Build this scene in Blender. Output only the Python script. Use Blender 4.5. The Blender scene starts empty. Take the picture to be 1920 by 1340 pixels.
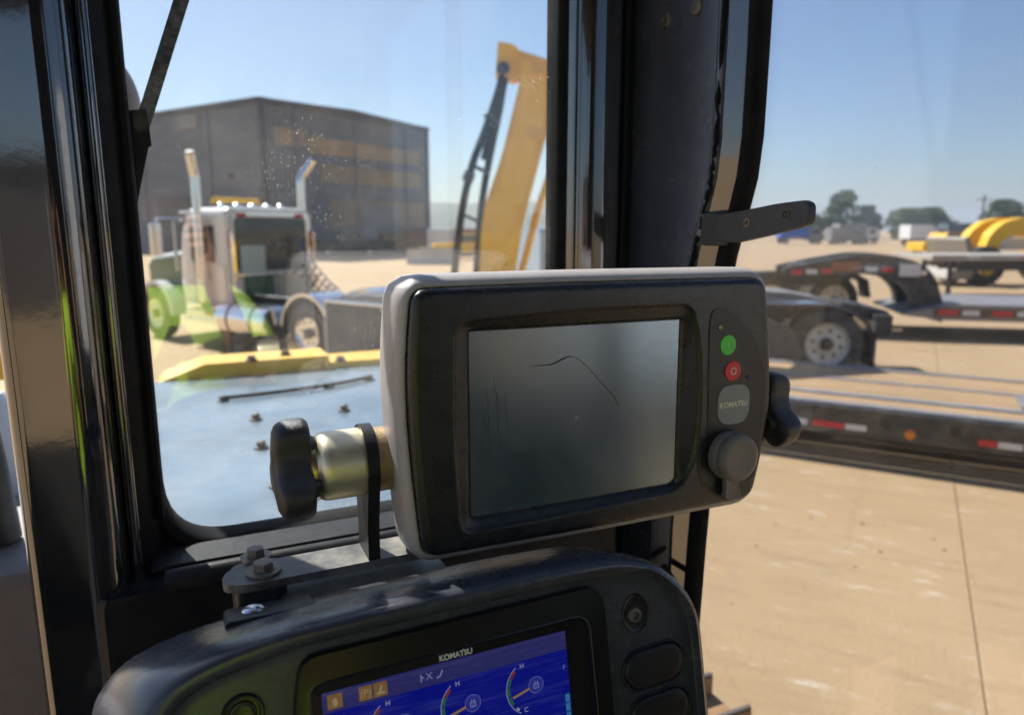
import bpy, bmesh, math, random
from mathutils import Vector, Matrix

rnd = random.Random(7)
R = math.radians
scene = bpy.context.scene
COL = scene.collection

# ------------------------------------------------------------------ camera, sky, sun, exposure
EYE = 2.2                       # eye height above the yard
cam_d = bpy.data.cameras.new('camera')
cam = bpy.data.objects.new('camera', cam_d)
COL.objects.link(cam)
cam.location = (0, 0, EYE)
cam.rotation_euler = (R(90 - 10.305), 0, 0)
cam_d.sensor_width = 36.0
cam_d.lens = 36.0 * 1331 / 1920
cam_d.clip_start = 0.02
cam_d.clip_end = 9000
cam_d.dof.use_dof = True
cam_d.dof.focus_distance = 0.64
cam_d.dof.aperture_fstop = 5.4
scene.camera = cam

SUN_AZ = -43.0                  # degrees from +Y towards +X
SUN_EL = 45.0
world = bpy.data.worlds.new('World')
scene.world = world
world.use_nodes = True
wn = world.node_tree
bg = wn.nodes['Background']
sky = wn.nodes.new('ShaderNodeTexSky')
sky.sky_type = 'NISHITA'
sky.sun_disc = False
sky.sun_elevation = R(SUN_EL)
sky.sun_rotation = R(SUN_AZ)
sky.altitude = 150
sky.air_density = 1.0
sky.dust_density = 1.0
sky.ozone_density = 4.0
wn.links.new(sky.outputs[0], bg.inputs[0])
bg.inputs[1].default_value = 0.076

sun_d = bpy.data.lights.new('sun', 'SUN')
sun_d.energy = 5.0
sun_d.angle = R(0.53)
sun_d.color = (1.0, 0.955, 0.88)
sun = bpy.data.objects.new('sun', sun_d)
COL.objects.link(sun)
sdir = Vector((math.sin(R(SUN_AZ)) * math.cos(R(SUN_EL)), math.cos(R(SUN_AZ)) * math.cos(R(SUN_EL)), math.sin(R(SUN_EL))))
sun.rotation_euler = (-sdir).to_track_quat('-Z', 'Y').to_euler()
sun.location = (-8, 12, 20)

scene.view_settings.view_transform = 'Standard'
scene.view_settings.look = 'None'
scene.view_settings.gamma = 1.0
scene.view_settings.exposure = 0.98
scene.view_settings.use_curve_mapping = False
scene.cycles.max_bounces = 7
scene.cycles.diffuse_bounces = 3
scene.cycles.glossy_bounces = 4
scene.cycles.transmission_bounces = 4
scene.cycles.use_adaptive_sampling = True
scene.cycles.adaptive_threshold = 0.025
scene.cycles.transparent_max_bounces = 16
scene.cycles.caustics_reflective = False
scene.cycles.caustics_refractive = False
scene.cycles.sample_clamp_indirect = 6.0
scene.cycles.use_denoising = True

# ------------------------------------------------------------------ materials
MATS = {}

def mat(name, col, rough=0.5, metal=0.0, spec=0.5, var=0.0, vscale=8.0, bump=0.0, bscale=200.0,
        coat=0.0, emit=None, estr=0.0, dust=0.0, dcol=(0.42, 0.36, 0.27), dscale=30.0, rvar=0.0, stretch=None, ior=1.5):
    if name in MATS:
        return MATS[name]
    m = bpy.data.materials.new(name)
    m.use_nodes = True
    nt = m.node_tree
    N, L = nt.nodes, nt.links
    b = N['Principled BSDF']
    b.inputs['Base Color'].default_value = (*col, 1)
    b.inputs['Roughness'].default_value = rough
    b.inputs['Metallic'].default_value = metal
    b.inputs['Specular IOR Level'].default_value = spec
    b.inputs['Coat Weight'].default_value = coat
    b.inputs['IOR'].default_value = ior
    b.inputs['Coat Roughness'].default_value = 0.05
    if emit:
        b.inputs['Emission Color'].default_value = (*emit, 1)
        b.inputs['Emission Strength'].default_value = estr
    tc = N.new('ShaderNodeTexCoord')
    src = tc.outputs['Object']
    if stretch:
        mp = N.new('ShaderNodeMapping')
        mp.inputs['Scale'].default_value = stretch
        L.new(src, mp.inputs[0])
        src = mp.outputs[0]
    if var > 0 or rvar > 0 or dust > 0:
        n1 = N.new('ShaderNodeTexNoise')
        n1.inputs['Scale'].default_value = vscale
        n1.inputs['Detail'].default_value = 6
        n1.inputs['Roughness'].default_value = 0.65
        L.new(src, n1.inputs['Vector'])
        colout = None
        if var > 0:
            mr = N.new('ShaderNodeMapRange')
            mr.inputs['From Min'].default_value = 0.25
            mr.inputs['From Max'].default_value = 0.75
            mr.inputs['To Min'].default_value = 1 - var
            mr.inputs['To Max'].default_value = 1 + var
            L.new(n1.outputs[0], mr.inputs[0])
            vm = N.new('ShaderNodeVectorMath')
            vm.operation = 'SCALE'
            vm.inputs[0].default_value = col
            L.new(mr.outputs[0], vm.inputs['Scale'])
            colout = vm.outputs[0]
        if dust > 0:
            n2 = N.new('ShaderNodeTexNoise')
            n2.inputs['Scale'].default_value = dscale
            n2.inputs['Detail'].default_value = 8
            n2.inputs['Roughness'].default_value = 0.7
            L.new(src, n2.inputs['Vector'])
            dr = N.new('ShaderNodeMapRange')
            dr.inputs['From Min'].default_value = 0.42
            dr.inputs['From Max'].default_value = 0.72
            dr.inputs['To Min'].default_value = 0.0
            dr.inputs['To Max'].default_value = dust
            L.new(n2.outputs[0], dr.inputs[0])
            mx = N.new('ShaderNodeMix')
            mx.data_type = 'RGBA'
            mx.inputs['A'].default_value = (*col, 1)
            mx.inputs['B'].default_value = (*dcol, 1)
            L.new(dr.outputs[0], mx.inputs['Factor'])
            if colout is not None:
                L.new(colout, mx.inputs['A'])
            colout = mx.outputs['Result']
            ra = N.new('ShaderNodeMath')
            ra.operation = 'MULTIPLY_ADD'
            ra.inputs[1].default_value = 0.5
            ra.inputs[2].default_value = rough
            L.new(dr.outputs[0], ra.inputs[0])
            L.new(ra.outputs[0], b.inputs['Roughness'])
        elif rvar > 0:
            rr = N.new('ShaderNodeMapRange')
            rr.inputs['From Min'].default_value = 0.3
            rr.inputs['From Max'].default_value = 0.7
            rr.inputs['To Min'].default_value = max(0.02, rough - rvar)
            rr.inputs['To Max'].default_value = rough + rvar
            L.new(n1.outputs[0], rr.inputs[0])
            L.new(rr.outputs[0], b.inputs['Roughness'])
        if colout is not None:
            L.new(colout, b.inputs['Base Color'])
    if bump > 0:
        nb = N.new('ShaderNodeTexNoise')
        nb.inputs['Scale'].default_value = bscale
        nb.inputs['Detail'].default_value = 3
        L.new(src, nb.inputs['Vector'])
        bp = N.new('ShaderNodeBump')
        bp.inputs['Strength'].default_value = bump
        bp.inputs['Distance'].default_value = 0.002
        L.new(nb.outputs[0], bp.inputs['Height'])
        L.new(bp.outputs[0], b.inputs['Normal'])
    MATS[name] = m
    return m


def glass(name, tint, r0=0.045, dust=0.03, dscale=14.0, spots=0.5, tight=0.0):
    """thin pane: clear transmission, Schlick reflection, dust that scatters light"""
    m = bpy.data.materials.new(name)
    m.use_nodes = True
    nt = m.node_tree
    N, L = nt.nodes, nt.links
    N.clear()
    out = N.new('ShaderNodeOutputMaterial')
    tr = N.new('ShaderNodeBsdfTransparent')
    tr.inputs[0].default_value = (*tint, 1)
    gl = N.new('ShaderNodeBsdfGlossy')
    gl.inputs['Roughness'].default_value = 0.015
    lw = N.new('ShaderNodeLayerWeight')
    lw.inputs['Blend'].default_value = 0.5
    pw = N.new('ShaderNodeMath'); pw.operation = 'POWER'; pw.inputs[1].default_value = 5
    L.new(lw.outputs['Facing'], pw.inputs[0])
    ma = N.new('ShaderNodeMath'); ma.operation = 'MULTIPLY_ADD'
    ma.inputs[1].default_value = 1 - r0; ma.inputs[2].default_value = r0
    L.new(pw.outputs[0], ma.inputs[0])
    mx = N.new('ShaderNodeMixShader')
    L.new(ma.outputs[0], mx.inputs[0]); L.new(tr.outputs[0], mx.inputs[1]); L.new(gl.outputs[0], mx.inputs[2])
    df = N.new('ShaderNodeBsdfTranslucent'); df.inputs[0].default_value = (0.75, 0.7, 0.62, 1)
    tc = N.new('ShaderNodeTexCoord')
    n1 = N.new('ShaderNodeTexNoise'); n1.inputs['Scale'].default_value = dscale; n1.inputs['Detail'].default_value = 5
    L.new(tc.outputs['Object'], n1.inputs['Vector'])
    n2 = N.new('ShaderNodeTexNoise'); n2.inputs['Scale'].default_value = 420; n2.inputs['Detail'].default_value = 2
    L.new(tc.outputs['Object'], n2.inputs['Vector'])
    r1 = N.new('ShaderNodeMapRange'); r1.inputs['From Min'].default_value = 0.4; r1.inputs['From Max'].default_value = 0.75
    r1.inputs['To Max'].default_value = dust
    L.new(n1.outputs[0], r1.inputs[0])
    r2 = N.new('ShaderNodeMapRange'); r2.inputs['From Min'].default_value = 0.66; r2.inputs['From Max'].default_value = 0.74
    r2.inputs['To Max'].default_value = spots
    L.new(n2.outputs[0], r2.inputs[0])
    n3 = N.new('ShaderNodeTexNoise'); n3.inputs['Scale'].default_value = 9; n3.inputs['Detail'].default_value = 3
    L.new(tc.outputs['Object'], n3.inputs['Vector'])
    r3 = N.new('ShaderNodeMapRange'); r3.inputs['From Min'].default_value = 0.5; r3.inputs['From Max'].default_value = 0.7
    L.new(n3.outputs[0], r3.inputs[0])
    mm = N.new('ShaderNodeMath'); mm.operation = 'MULTIPLY'
    L.new(r2.outputs[0], mm.inputs[0]); L.new(r3.outputs[0], mm.inputs[1])
    ad = N.new('ShaderNodeMath'); ad.operation = 'ADD'; ad.use_clamp = True
    L.new(r1.outputs[0], ad.inputs[0]); L.new(mm.outputs[0], ad.inputs[1])
    m2 = N.new('ShaderNodeMixShader')
    L.new(ad.outputs[0], m2.inputs[0]); L.new(mx.outputs[0], m2.inputs[1]); L.new(df.outputs[0], m2.inputs[2])
    L.new(m2.outputs[0], out.inputs[0])
    MATS[name] = m
    return m

# ------------------------------------------------------------------ mesh builder
class MB:
    def __init__(self):
        self.v = []
        self.f = []

    def add(self, vs, fs):
        o = len(self.v)
        self.v += [tuple(p) for p in vs]
        self.f += [tuple(i + o for i in f) for f in fs]
        return self

    def quad(self, a, b, c, d):
        return self.add([a, b, c, d], [(0, 1, 2, 3)])

    def rings(self, rings, cap0=True, cap1=True, close=False):
        n = len(rings[0])
        vs = [p for r in rings for p in r]
        fs = []
        m = len(rings)
        for i in range(m if close else m - 1):
            a, b = i * n, ((i + 1) % m) * n
            for j in range(n):
                k = (j + 1) % n
                fs.append((a + j, a + k, b + k, b + j))
        if not close:
            if cap0: fs.append(tuple(reversed(range(n))))
            if cap1: fs.append(tuple(range((m - 1) * n, m * n)))
        return self.add(vs, fs)

    def box(self, c, s, bev=0.0, rot=None):
        hx, hy, hz = s[0] / 2, s[1] / 2, s[2] / 2
        b = min(bev, hx * .9, hy * .9, hz * .9)
        if b <= 0:
            pts = [(x, y, z) for z in (-hz, hz) for x, y in ((-hx, -hy), (hx, -hy), (hx, hy), (-hx, hy))]
            rings = [pts[:4], pts[4:]]
        else:
            def ring(ix, z):
                x, y = hx - ix, hy - ix
                k = b * 0.6
                return [(-x + k, -y, z), (x - k, -y, z), (x, -y + k, z), (x, y - k, z), (x - k, y, z), (-x + k, y, z), (-x, y - k, z), (-x, -y + k, z)]
            rings = [ring(b * .9, -hz), ring(b * .25, -hz + b * .25), ring(0, -hz + b), ring(0, hz - b), ring(b * .25, hz - b * .25), ring(b * .9, hz)]
        M = (rot if rot is not None else Matrix.Identity(3))
        C = Vector(c)
        rings = [[C + M @ Vector(p) for p in r] for r in rings]
        return self.rings(rings)

    def tube(self, path, r, seg=10, caps=True):
        path = [Vector(p) for p in path]
        n = len(path)
        rad = r if isinstance(r, (list, tuple)) else [r] * n
        rings = []
        up = None
        for i, p in enumerate(path):
            t = (path[min(i + 1, n - 1)] - path[max(i - 1, 0)]).normalized()
            if up is None:
                up = Vector((0, 0, 1)) if abs(t.z) < .9 else Vector((1, 0, 0))
            a = t.cross(up).normalized()
            up = a.cross(t).normalized()
            rings.append([p + (a * math.cos(q) + up * math.sin(q)) * rad[i] for q in [2 * math.pi * k / seg for k in range(seg)]])
        return self.rings(rings, caps, caps)

    def lathe(self, c, axis, prof, seg=32, caps=True):
        """prof: list of (distance along axis, radius)"""
        c = Vector(c); t = Vector(axis).normalized()
        up = Vector((0, 0, 1)) if abs(t.z) < .9 else Vector((1, 0, 0))
        a = t.cross(up).normalized(); b = a.cross(t).normalized()
        rings = [[c + t * d + (a * math.cos(q) + b * math.sin(q)) * max(r, 1e-4) for q in [2 * math.pi * k / seg for k in range(seg)]] for d, r in prof]
        return self.rings(rings, caps, caps)

    def prism(self, poly, d0, d1, axes='xz'):
        """extrude a 2-D polygon; axes names the plane, the depth runs along the third axis"""
        def P(p, d):
            if axes == 'xz': return (p[0], d, p[1])
            if axes == 'yz': return (d, p[0], p[1])
            return (p[0], p[1], d)
        return self.rings([[P(p, d0) for p in poly], [P(p, d1) for p in poly]])

    def sweep(self, path, prof, caps=True):
        """sweep a 2-D profile along a path in the yz plane (profile x -> x, profile y -> in-plane normal)"""
        path = [Vector(p) for p in path]
        rings = []
        for i, p in enumerate(path):
            t = (path[min(i + 1, len(path) - 1)] - path[max(i - 1, 0)]).normalized()
            nrm = Vector((0, t.z, -t.y))
            rings.append([p + Vector((a, 0, 0)) + nrm * b for a, b in prof])
        return self.rings(rings, caps, caps)


ORG = {}
FRM = {}
BADF = Matrix.Identity(4)


def finish(name, mb, material, parent=None, frame=None, org=None, sharp=38, kind=None, smooth=True):
    me = bpy.data.meshes.new(name)
    o3 = ORG[parent.name] if parent else Vector(org or (0, 0, 0))
    me.from_pydata([(v[0] - o3.x, v[1] - o3.y, v[2] - o3.z) for v in mb.v], [], mb.f)
    bm = bmesh.new(); bm.from_mesh(me)
    bmesh.ops.remove_doubles(bm, verts=bm.verts, dist=1e-6)
    bmesh.ops.recalc_face_normals(bm, faces=bm.faces)
    bm.to_mesh(me); bm.free()
    if smooth:
        me.polygons.foreach_set('use_smooth', [True] * len(me.polygons))
        me.set_sharp_from_angle(angle=R(sharp))
    me.materials.append(material)
    o = bpy.data.objects.new(name, me)
    COL.objects.link(o)
    if smooth and len(me.polygons) < 4000:
        wm = o.modifiers.new('weighted_normals', 'WEIGHTED_NORMAL')
        wm.keep_sharp = True
        wm.weight = 80
    if parent:
        o.parent = parent
        ORG[o.name] = o3
    else:
        o.matrix_world = (frame or BADF) @ Matrix.Translation(o3)
        ORG[o.name] = o3
    if kind: o['kind'] = kind
    return o


def part(name, mb, material, parent, label=None, sharp=38, kind=None, smooth=True):
    o = finish(name, mb, material, parent, sharp=sharp, kind=kind, smooth=smooth)
    if label: o['label'] = label
    return o


def thing(name, label, cat, org=(0, 0, 0), frame=None, group=None):
    o = bpy.data.objects.new(name, None)
    o.empty_display_size = 0.1
    COL.objects.link(o)
    o.matrix_world = (frame or BADF) @ Matrix.Translation(Vector(org))
    ORG[o.name] = Vector(org)
    o['label'] = label; o['category'] = cat
    if group: o['group'] = group
    return o


def copy_mesh_part(o, parent, off):
    c = o.copy(); COL.objects.link(c); c.parent = parent
    c.location = o.location + Vector(off)
    ORG[c.name] = ORG[o.name]
    return c


def tag(o, label, cat, group=None):
    o['label'] = label; o['category'] = cat
    if group: o['group'] = group
    return o


def frame_at(loc, yaw):
    return Matrix.Translation(Vector(loc)) @ Matrix.Rotation(R(yaw), 4, 'Z')


def roundpoly(pts, rad, seg=5):
    """round the corners of a closed polygon; rad may be a list"""
    n = len(pts)
    out = []
    for i in range(n):
        p0, p1, p2 = Vector((*pts[i - 1], 0)), Vector((*pts[i], 0)), Vector((*pts[(i + 1) % n], 0))
        r = rad[i] if isinstance(rad, (list, tuple)) else rad
        a, b = (p0 - p1), (p2 - p1)
        d = min(r, a.length * .45, b.length * .45)
        a.normalize(); b.normalize()
        if d < 1e-5:
            out.append((p1.x, p1.y)); continue
        s, e = p1 + a * d, p1 + b * d
        for k in range(seg + 1):
            t = k / seg
            q = s * (1 - t) ** 2 + p1 * 2 * t * (1 - t) + e * t ** 2
            out.append((q.x, q.y))
    return out


def polar(poly, c, n=180):
    """sample a closed star-shaped outline at n even angles about c"""
    res = []
    m = len(poly)
    for k in range(n):
        q = 2 * math.pi * k / n
        dx, dy = math.cos(q), math.sin(q)
        best = None
        for i in range(m):
            x0, y0 = poly[i][0] - c[0], poly[i][1] - c[1]
            x1, y1 = poly[(i + 1) % m][0] - c[0], poly[(i + 1) % m][1] - c[1]
            ex, ey = x1 - x0, y1 - y0
            den = dx * ey - dy * ex
            if abs(den) < 1e-12: continue
            t = (x0 * ey - y0 * ex) / den
            s = (x0 * dy - y0 * dx) / den
            if t > 0 and -1e-9 <= s <= 1 + 1e-9:
                if best is None or t > best: best = t
        best = best or 1e-4
        res.append((c[0] + dx * best, c[1] + dy * best))
    return res


def grow(ring, c, d):
    """push an outline outwards by d (along the local normal)"""
    n = len(ring)
    out = []
    for i in range(n):
        a, b = ring[i - 1], ring[(i + 1) % n]
        tx, ty = b[0] - a[0], b[1] - a[1]
        l = math.hypot(tx, ty) or 1
        nx, ny = ty / l, -tx / l
        out.append((ring[i][0] + nx * d, ring[i][1] + ny * d))
    return out


def z3(ring, z):
    return [(p[0], p[1], z) for p in ring]


def text_mesh(body, size, bold=0.0, shear=0.0):
    cu = bpy.data.curves.new('lettering', 'FONT')
    cu.body = body; cu.size = size; cu.offset = bold; cu.shear = shear
    cu.align_x = 'CENTER'; cu.align_y = 'CENTER'
    cu.resolution_u = 3
    cu.extrude = size * 0.008
    ob = bpy.data.objects.new('lettering', cu)
    COL.objects.link(ob)
    bpy.context.view_layer.update()
    dg = bpy.context.evaluated_depsgraph_get()
    me = bpy.data.meshes.new_from_object(ob.evaluated_get(dg))
    vs = [tuple(v.co) for v in me.vertices]
    fs = [tuple(p.vertices) for p in me.polygons]
    bpy.data.objects.remove(ob); bpy.data.curves.remove(cu); bpy.data.meshes.remove(me)
    return vs, fs


def add_text(mb, body, size, pos, width=None, rot=0.0, bold=0.0, sy=1.0):
    vs, fs = text_mesh(body, size, bold)
    xs = [v[0] for v in vs]
    sx = (width / (max(xs) - min(xs))) if width else 1.0
    ca, sa = math.cos(rot), math.sin(rot)
    out = []
    for v in vs:
        x, y = v[0] * sx, v[1] * sy
        out.append((pos[0] + x * ca - y * sa, pos[1] + x * sa + y * ca, pos[2] + v[2]))
    mb.add(out, fs)
    return mb

# palette
BLACK = mat('black_gloss_paint', (0.011, 0.012, 0.015), 0.075, spec=0.5, ior=2.2, coat=0.0, bump=0.035, bscale=70, var=0.3, vscale=20, dust=0.05, dscale=9)
JAMB = mat('black_jamb_paint', (0.062, 0.072, 0.098), 0.26, spec=0.5, ior=1.7, coat=0.12, bump=0.22, bscale=160, dust=0.05, dscale=14, var=.2)
RUBBER = mat('seal_rubber', (0.007, 0.007, 0.008), 0.6, spec=0.08, bump=0.15, bscale=300, dust=0.02, dscale=60)
FRAME_BLACK = mat('satin_black_frame', (0.010, 0.011, 0.013), 0.36, spec=0.15, bump=0.10, bscale=220, dust=0.03, dscale=24, var=.2)
LEDGE = mat('dusty_black_ledge', (0.014, 0.015, 0.018), 0.42, spec=0.2, bump=0.12, bscale=200, dust=0.07, dscale=40, var=.2)
GREY_PL = mat('warm_grey_plastic', (0.46, 0.42, 0.41), 0.42, bump=0.22, bscale=900, var=0.08, vscale=40, dust=0.12, dscale=70)
BLACK_PL = mat('black_plastic', (0.020, 0.020, 0.022), 0.28, bump=0.14, bscale=1100, var=.25, vscale=30, rvar=.06)
PANEL_PL = mat('membrane_black', (0.008, 0.008, 0.009), 0.38, bump=0.1, bscale=1400)
KNOB_PL = mat('knob_plastic', (0.026, 0.024, 0.026), 0.42, bump=0.30, bscale=1000, dust=0.05, dscale=50)
CAP_RUB = mat('rubber_cap', (0.22, 0.19, 0.165), 0.55, bump=0.15, bscale=900, var=.1, vscale=60)
GOLD = mat('yellow_zinc', (0.80, 0.71, 0.50), 0.40, metal=0.8, bump=0.06, bscale=400, var=0.05, vscale=40, rvar=.05)
TAN_ROD = mat('tan_steel_rod', (0.42, 0.29, 0.17), 0.45, metal=0.5, bump=0.3, bscale=500, var=.25, vscale=50)
BOLT = mat('dusty_bolt_steel', (0.16, 0.15, 0.13), 0.45, metal=0.7, dust=0.5, dscale=90)
BRACK = mat('dusty_bracket_steel', (0.085, 0.080, 0.074), 0.40, bump=0.12, bscale=260, dust=0.6, dcol=(.46, .42, .36), dscale=26, var=.2)
HOODM = mat('grey_hood_paint', (0.165, 0.220, 0.272), 0.20, ior=1.9, bump=0.05, bscale=9, dust=0.22, dcol=(.36, .35, .33), dscale=3.2, var=.5, vscale=1.8)  # broad mottling also paints in darker reflection patches on the hood
YELLOW = mat('machine_yellow', (0.92, 0.52, 0.008), 0.38, var=0.10, vscale=3, dust=0.06, dscale=4)
YELLOW2 = mat('faded_yellow', (0.80, 0.46, 0.03), 0.45, var=0.12, vscale=3, dust=0.10, dscale=5)
CHROME = mat('polished_metal', (0.80, 0.80, 0.81), 0.12, metal=1.0, rvar=0.05, vscale=10)
SILVER = mat('cab_silver', (0.82, 0.80, 0.77), 0.25, metal=0.1, coat=0.3, var=0.06)
WHITE = mat('white_paint', (0.74, 0.74, 0.73), 0.3, coat=0.3, var=.06)
GREEN_REFL = mat('green_reflection_tone', (0.025, 0.095, 0.040), 0.35, coat=.2, var=.2)  # green paints in reflection and shade seen over the truck
TYRE = mat('tyre_rubber', (0.030, 0.029, 0.028), 0.75, bump=0.4, bscale=60, dust=0.45, dscale=6)
CHASSIS = mat('chassis_black', (0.022, 0.022, 0.024), 0.38, dust=0.30, dscale=5)
RIM = mat('dusty_alloy', (0.82, 0.76, 0.64), 0.40, metal=0.25, dust=0.3, dscale=9)
HUB = mat('rusty_hub', (0.13, 0.085, 0.05), 0.6, metal=0.3, var=.4, vscale=20)
DARKGL = mat('tinted_vehicle_glass', (0.06, 0.08, 0.085), 0.04, spec=0.7)
RED = mat('red_reflective', (0.62, 0.03, 0.035), 0.35)
WHT_R = mat('white_reflective', (0.72, 0.72, 0.72), 0.35)
AMBER = mat('amber_lens', (0.75, 0.23, 0.01), 0.25)
REDL = mat('red_lens', (0.5, 0.02, 0.02), 0.25)
SIDING = mat('dark_siding', (0.155, 0.168, 0.205), 0.6, var=0.2, vscale=.25, dust=0.3, dscale=.35, stretch=(1, 1, 6))
TAN_BAND = mat('tan_band_tone', (0.40, 0.29, 0.17), 0.65, var=0.25, vscale=.5, dust=0.25, dscale=.5, stretch=(1, 1, 5))
TRIM_D = mat('building_trim', (0.065, 0.055, 0.05), 0.5)
WOOD = mat('deck_wood', (0.44, 0.28, 0.135), 0.75, var=0.35, vscale=3, bump=0.4, bscale=30, dust=0.4, dcol=(.30, .22, .14), dscale=6, stretch=(1, 9, 9))
RAIL = mat('worn_grey_rail', (0.25, 0.24, 0.245), 0.5, metal=0.3, dust=0.5, dscale=8)
RUST = mat('rusty_track_steel', (0.36, 0.20, 0.09), 0.65, metal=0.2, var=0.4, vscale=9, bump=0.5, bscale=60, dust=.4)
STEEL = mat('track_grey_steel', (0.17, 0.14, 0.12), 0.55, metal=0.4, var=.3, vscale=12, bump=.4, bscale=60)
COVER = mat('mauve_grey_cover', (0.155, 0.125, 0.120), 0.55, var=.1, bump=.1, bscale=400, dust=.12)
MIRR = mat('mirror_back', (0.33, 0.30, 0.30), 0.5, var=.1)
WIPER = mat('wiper_steel', (0.022, 0.022, 0.025), 0.4, dust=0.75, dcol=(.34, .35, .38), dscale=110, var=.3)
LIME = mat('lime_shirt', (0.46, 0.74, 0.04), 0.85, var=0.12, vscale=12)
SKIN = mat('skin', (0.46, 0.21, 0.12), 0.5, var=0.12, vscale=30)
PANTS = mat('dark_trousers', (0.03, 0.035, 0.05), 0.9)
HAIR = mat('dark_hair', (0.02, 0.014, 0.01), 0.6)
SEAT = mat('seat_fabric', (0.070, 0.068, 0.045), 0.9, bump=.3, bscale=500)
CABIN = mat('cab_liner', (0.030, 0.030, 0.031), 0.7, bump=.2, bscale=300)
PHONE = mat('phone_case', (0.015, 0.015, 0.016), 0.3)
BARK = mat('tree_bark', (0.10, 0.075, 0.05), 0.9)
LEAF1 = mat('leaf_mid', (0.085, 0.145, 0.050), 0.7, var=.4, vscale=.6)
LEAF2 = mat('leaf_light', (0.115, 0.170, 0.055), 0.7, var=.4, vscale=.6)
HILLM = mat('wooded_hill', (0.115, 0.125, 0.075), 0.95, var=.4, vscale=.02)
BLUE = mat('blue_paint', (0.03, 0.14, 0.50), 0.4)
CONC = mat('pale_concrete', (0.40, 0.38, 0.34), 0.85, var=.2, vscale=2)

PANE = glass('clear_dusty_pane', (0.95, 0.965, 0.96), r0=0.10, dust=0.018, spots=0.5)
DOORPANE = glass('grey_tinted_pane', (0.84, 0.86, 0.89), r0=0.032, dust=0.03, dscale=9, spots=0.4)

# ------------------------------------------------------------------ frames
MACH = Matrix.Translation((0, 0, EYE)) @ Matrix.Rotation(R(24.4), 4, 'Z')     # x right, y ahead, z up from the eye
MON = Matrix(((0.9091, -0.0028, 0.4167, 0.0611), (0.4166, 0.0213, -0.9088, 0.6177), (-0.0063, 0.9998, 0.0205, EYE - 0.1634), (0, 0, 0, 1)))
CON = MACH @ Matrix.Translation((0.30, 0.46, -0.32)) @ Matrix.Rotation(R(77.5), 4, 'X')

# ================================================================== SETTING
def ground_material():
    m = bpy.data.materials.new('dusty_yard_concrete')
    m.use_nodes = True
    nt = m.node_tree; N, L = nt.nodes, nt.links
    b = N['Principled BSDF']
    b.inputs['Roughness'].default_value = 0.85
    tc = N.new('ShaderNodeTexCoord')
    mp = N.new('ShaderNodeMapping'); mp.inputs['Rotation'].default_value = (0, 0, R(29.4))
    geo = N.new('ShaderNodeNewGeometry')
    L.new(geo.outputs['Position'], mp.inputs[0])
    def noise(scale, det=6, st=None, rough=.6):
        n = N.new('ShaderNodeTexNoise'); n.inputs['Scale'].default_value = scale; n.inputs['Detail'].default_value = det
        n.inputs['Roughness'].default_value = rough
        if st:
            q = N.new('ShaderNodeMapping'); q.inputs['Scale'].default_value = st
            L.new(mp.outputs[0], q.inputs[0]); L.new(q.outputs[0], n.inputs['Vector'])
        else:
            L.new(mp.outputs[0], n.inputs['Vector'])
        return n
    def rng(n, a, b_, lo, hi):
        r = N.new('ShaderNodeMapRange'); r.inputs['From Min'].default_value = a; r.inputs['From Max'].default_value = b_
        r.inputs['To Min'].default_value = lo; r.inputs['To Max'].default_value = hi
        L.new(n.outputs[0], r.inputs[0]); return r
    def mixc(fac, A, B):
        x = N.new('ShaderNodeMix'); x.data_type = 'RGBA'
        if isinstance(A, tuple): x.inputs['A'].default_value = (*A, 1)
        else: L.new(A, x.inputs['A'])
        x.inputs['B'].default_value = (*B, 1)
        L.new(fac.outputs[0], x.inputs['Factor']); return x.outputs['Result']
    big = rng(noise(0.35, 4), .35, .65, 0, 1)
    c = mixc(big, (0.405, 0.268, 0.132), (0.455, 0.312, 0.165))
    c = mixc(rng(noise(1.3, 8, (1, 5, 1)), .50, .70, 0, .65), c, (0.34, 0.222, 0.115))      # tyre-swept streaks
    c = mixc(rng(noise(2.6, 7, (1, 3.5, 1), .7), .58, .68, 0, .7), c, (0.66, 0.57, 0.45))   # pale scuffs
    c = mixc(rng(noise(5.5, 8, None, .75), .60, .72, 0, .7), c, (0.22, 0.155, 0.10))         # stains
    vo = N.new('ShaderNodeTexVoronoi'); vo.feature = 'DISTANCE_TO_EDGE'; vo.inputs['Scale'].default_value = .42
    wob = noise(2.2, 6); wm_ = N.new('ShaderNodeMix'); wm_.data_type = 'RGBA'; wm_.inputs['Factor'].default_value = .22
    L.new(mp.outputs[0], wm_.inputs['A']); L.new(wob.outputs['Color'], wm_.inputs['B']); L.new(wm_.outputs['Result'], vo.inputs['Vector'])
    ck = N.new('ShaderNodeMapRange'); ck.inputs['From Min'].default_value = .0045; ck.inputs['From Max'].default_value = .001; ck.inputs['To Max'].default_value = .22
    L.new(vo.outputs[0], ck.inputs[0])
    c = mixc(ck, c, (0.19, 0.125, 0.07))                                                     # hairline cracks
    c = mixc(rng(noise(1.1, 9, (4.5, .7, 1), .7), .56, .66, 0, .35), c, (0.36, 0.25, 0.15))   # crossing tyre marks
    c = mixc(rng(noise(26, 3), .72, .78, 0, .8), c, (0.13, 0.085, 0.05))                     # clods
    c = mixc(rng(noise(60, 6), .4, .7, 0, .30), c, (0.30, 0.21, 0.12))
    L.new(c, b.inputs['Base Color'])
    nb = noise(35, 8)
    bp = N.new('ShaderNodeBump'); bp.inputs['Strength'].default_value = 0.35; bp.inputs['Distance'].default_value = 0.02
    L.new(nb.outputs[0], bp.inputs['Height']); L.new(bp.outputs[0], b.inputs['Normal'])
    return m

GROUND = ground_material()
g = MB()
g.quad((-1900, -1900, -0.012), (1900, -1900, -0.012), (1900, 1900, -0.012), (-1900, 1900, -0.012))
ground = finish('ground', g, GROUND, kind='structure', smooth=False)
ground['label'] = 'sunlit dusty tan yard of packed concrete'
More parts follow.
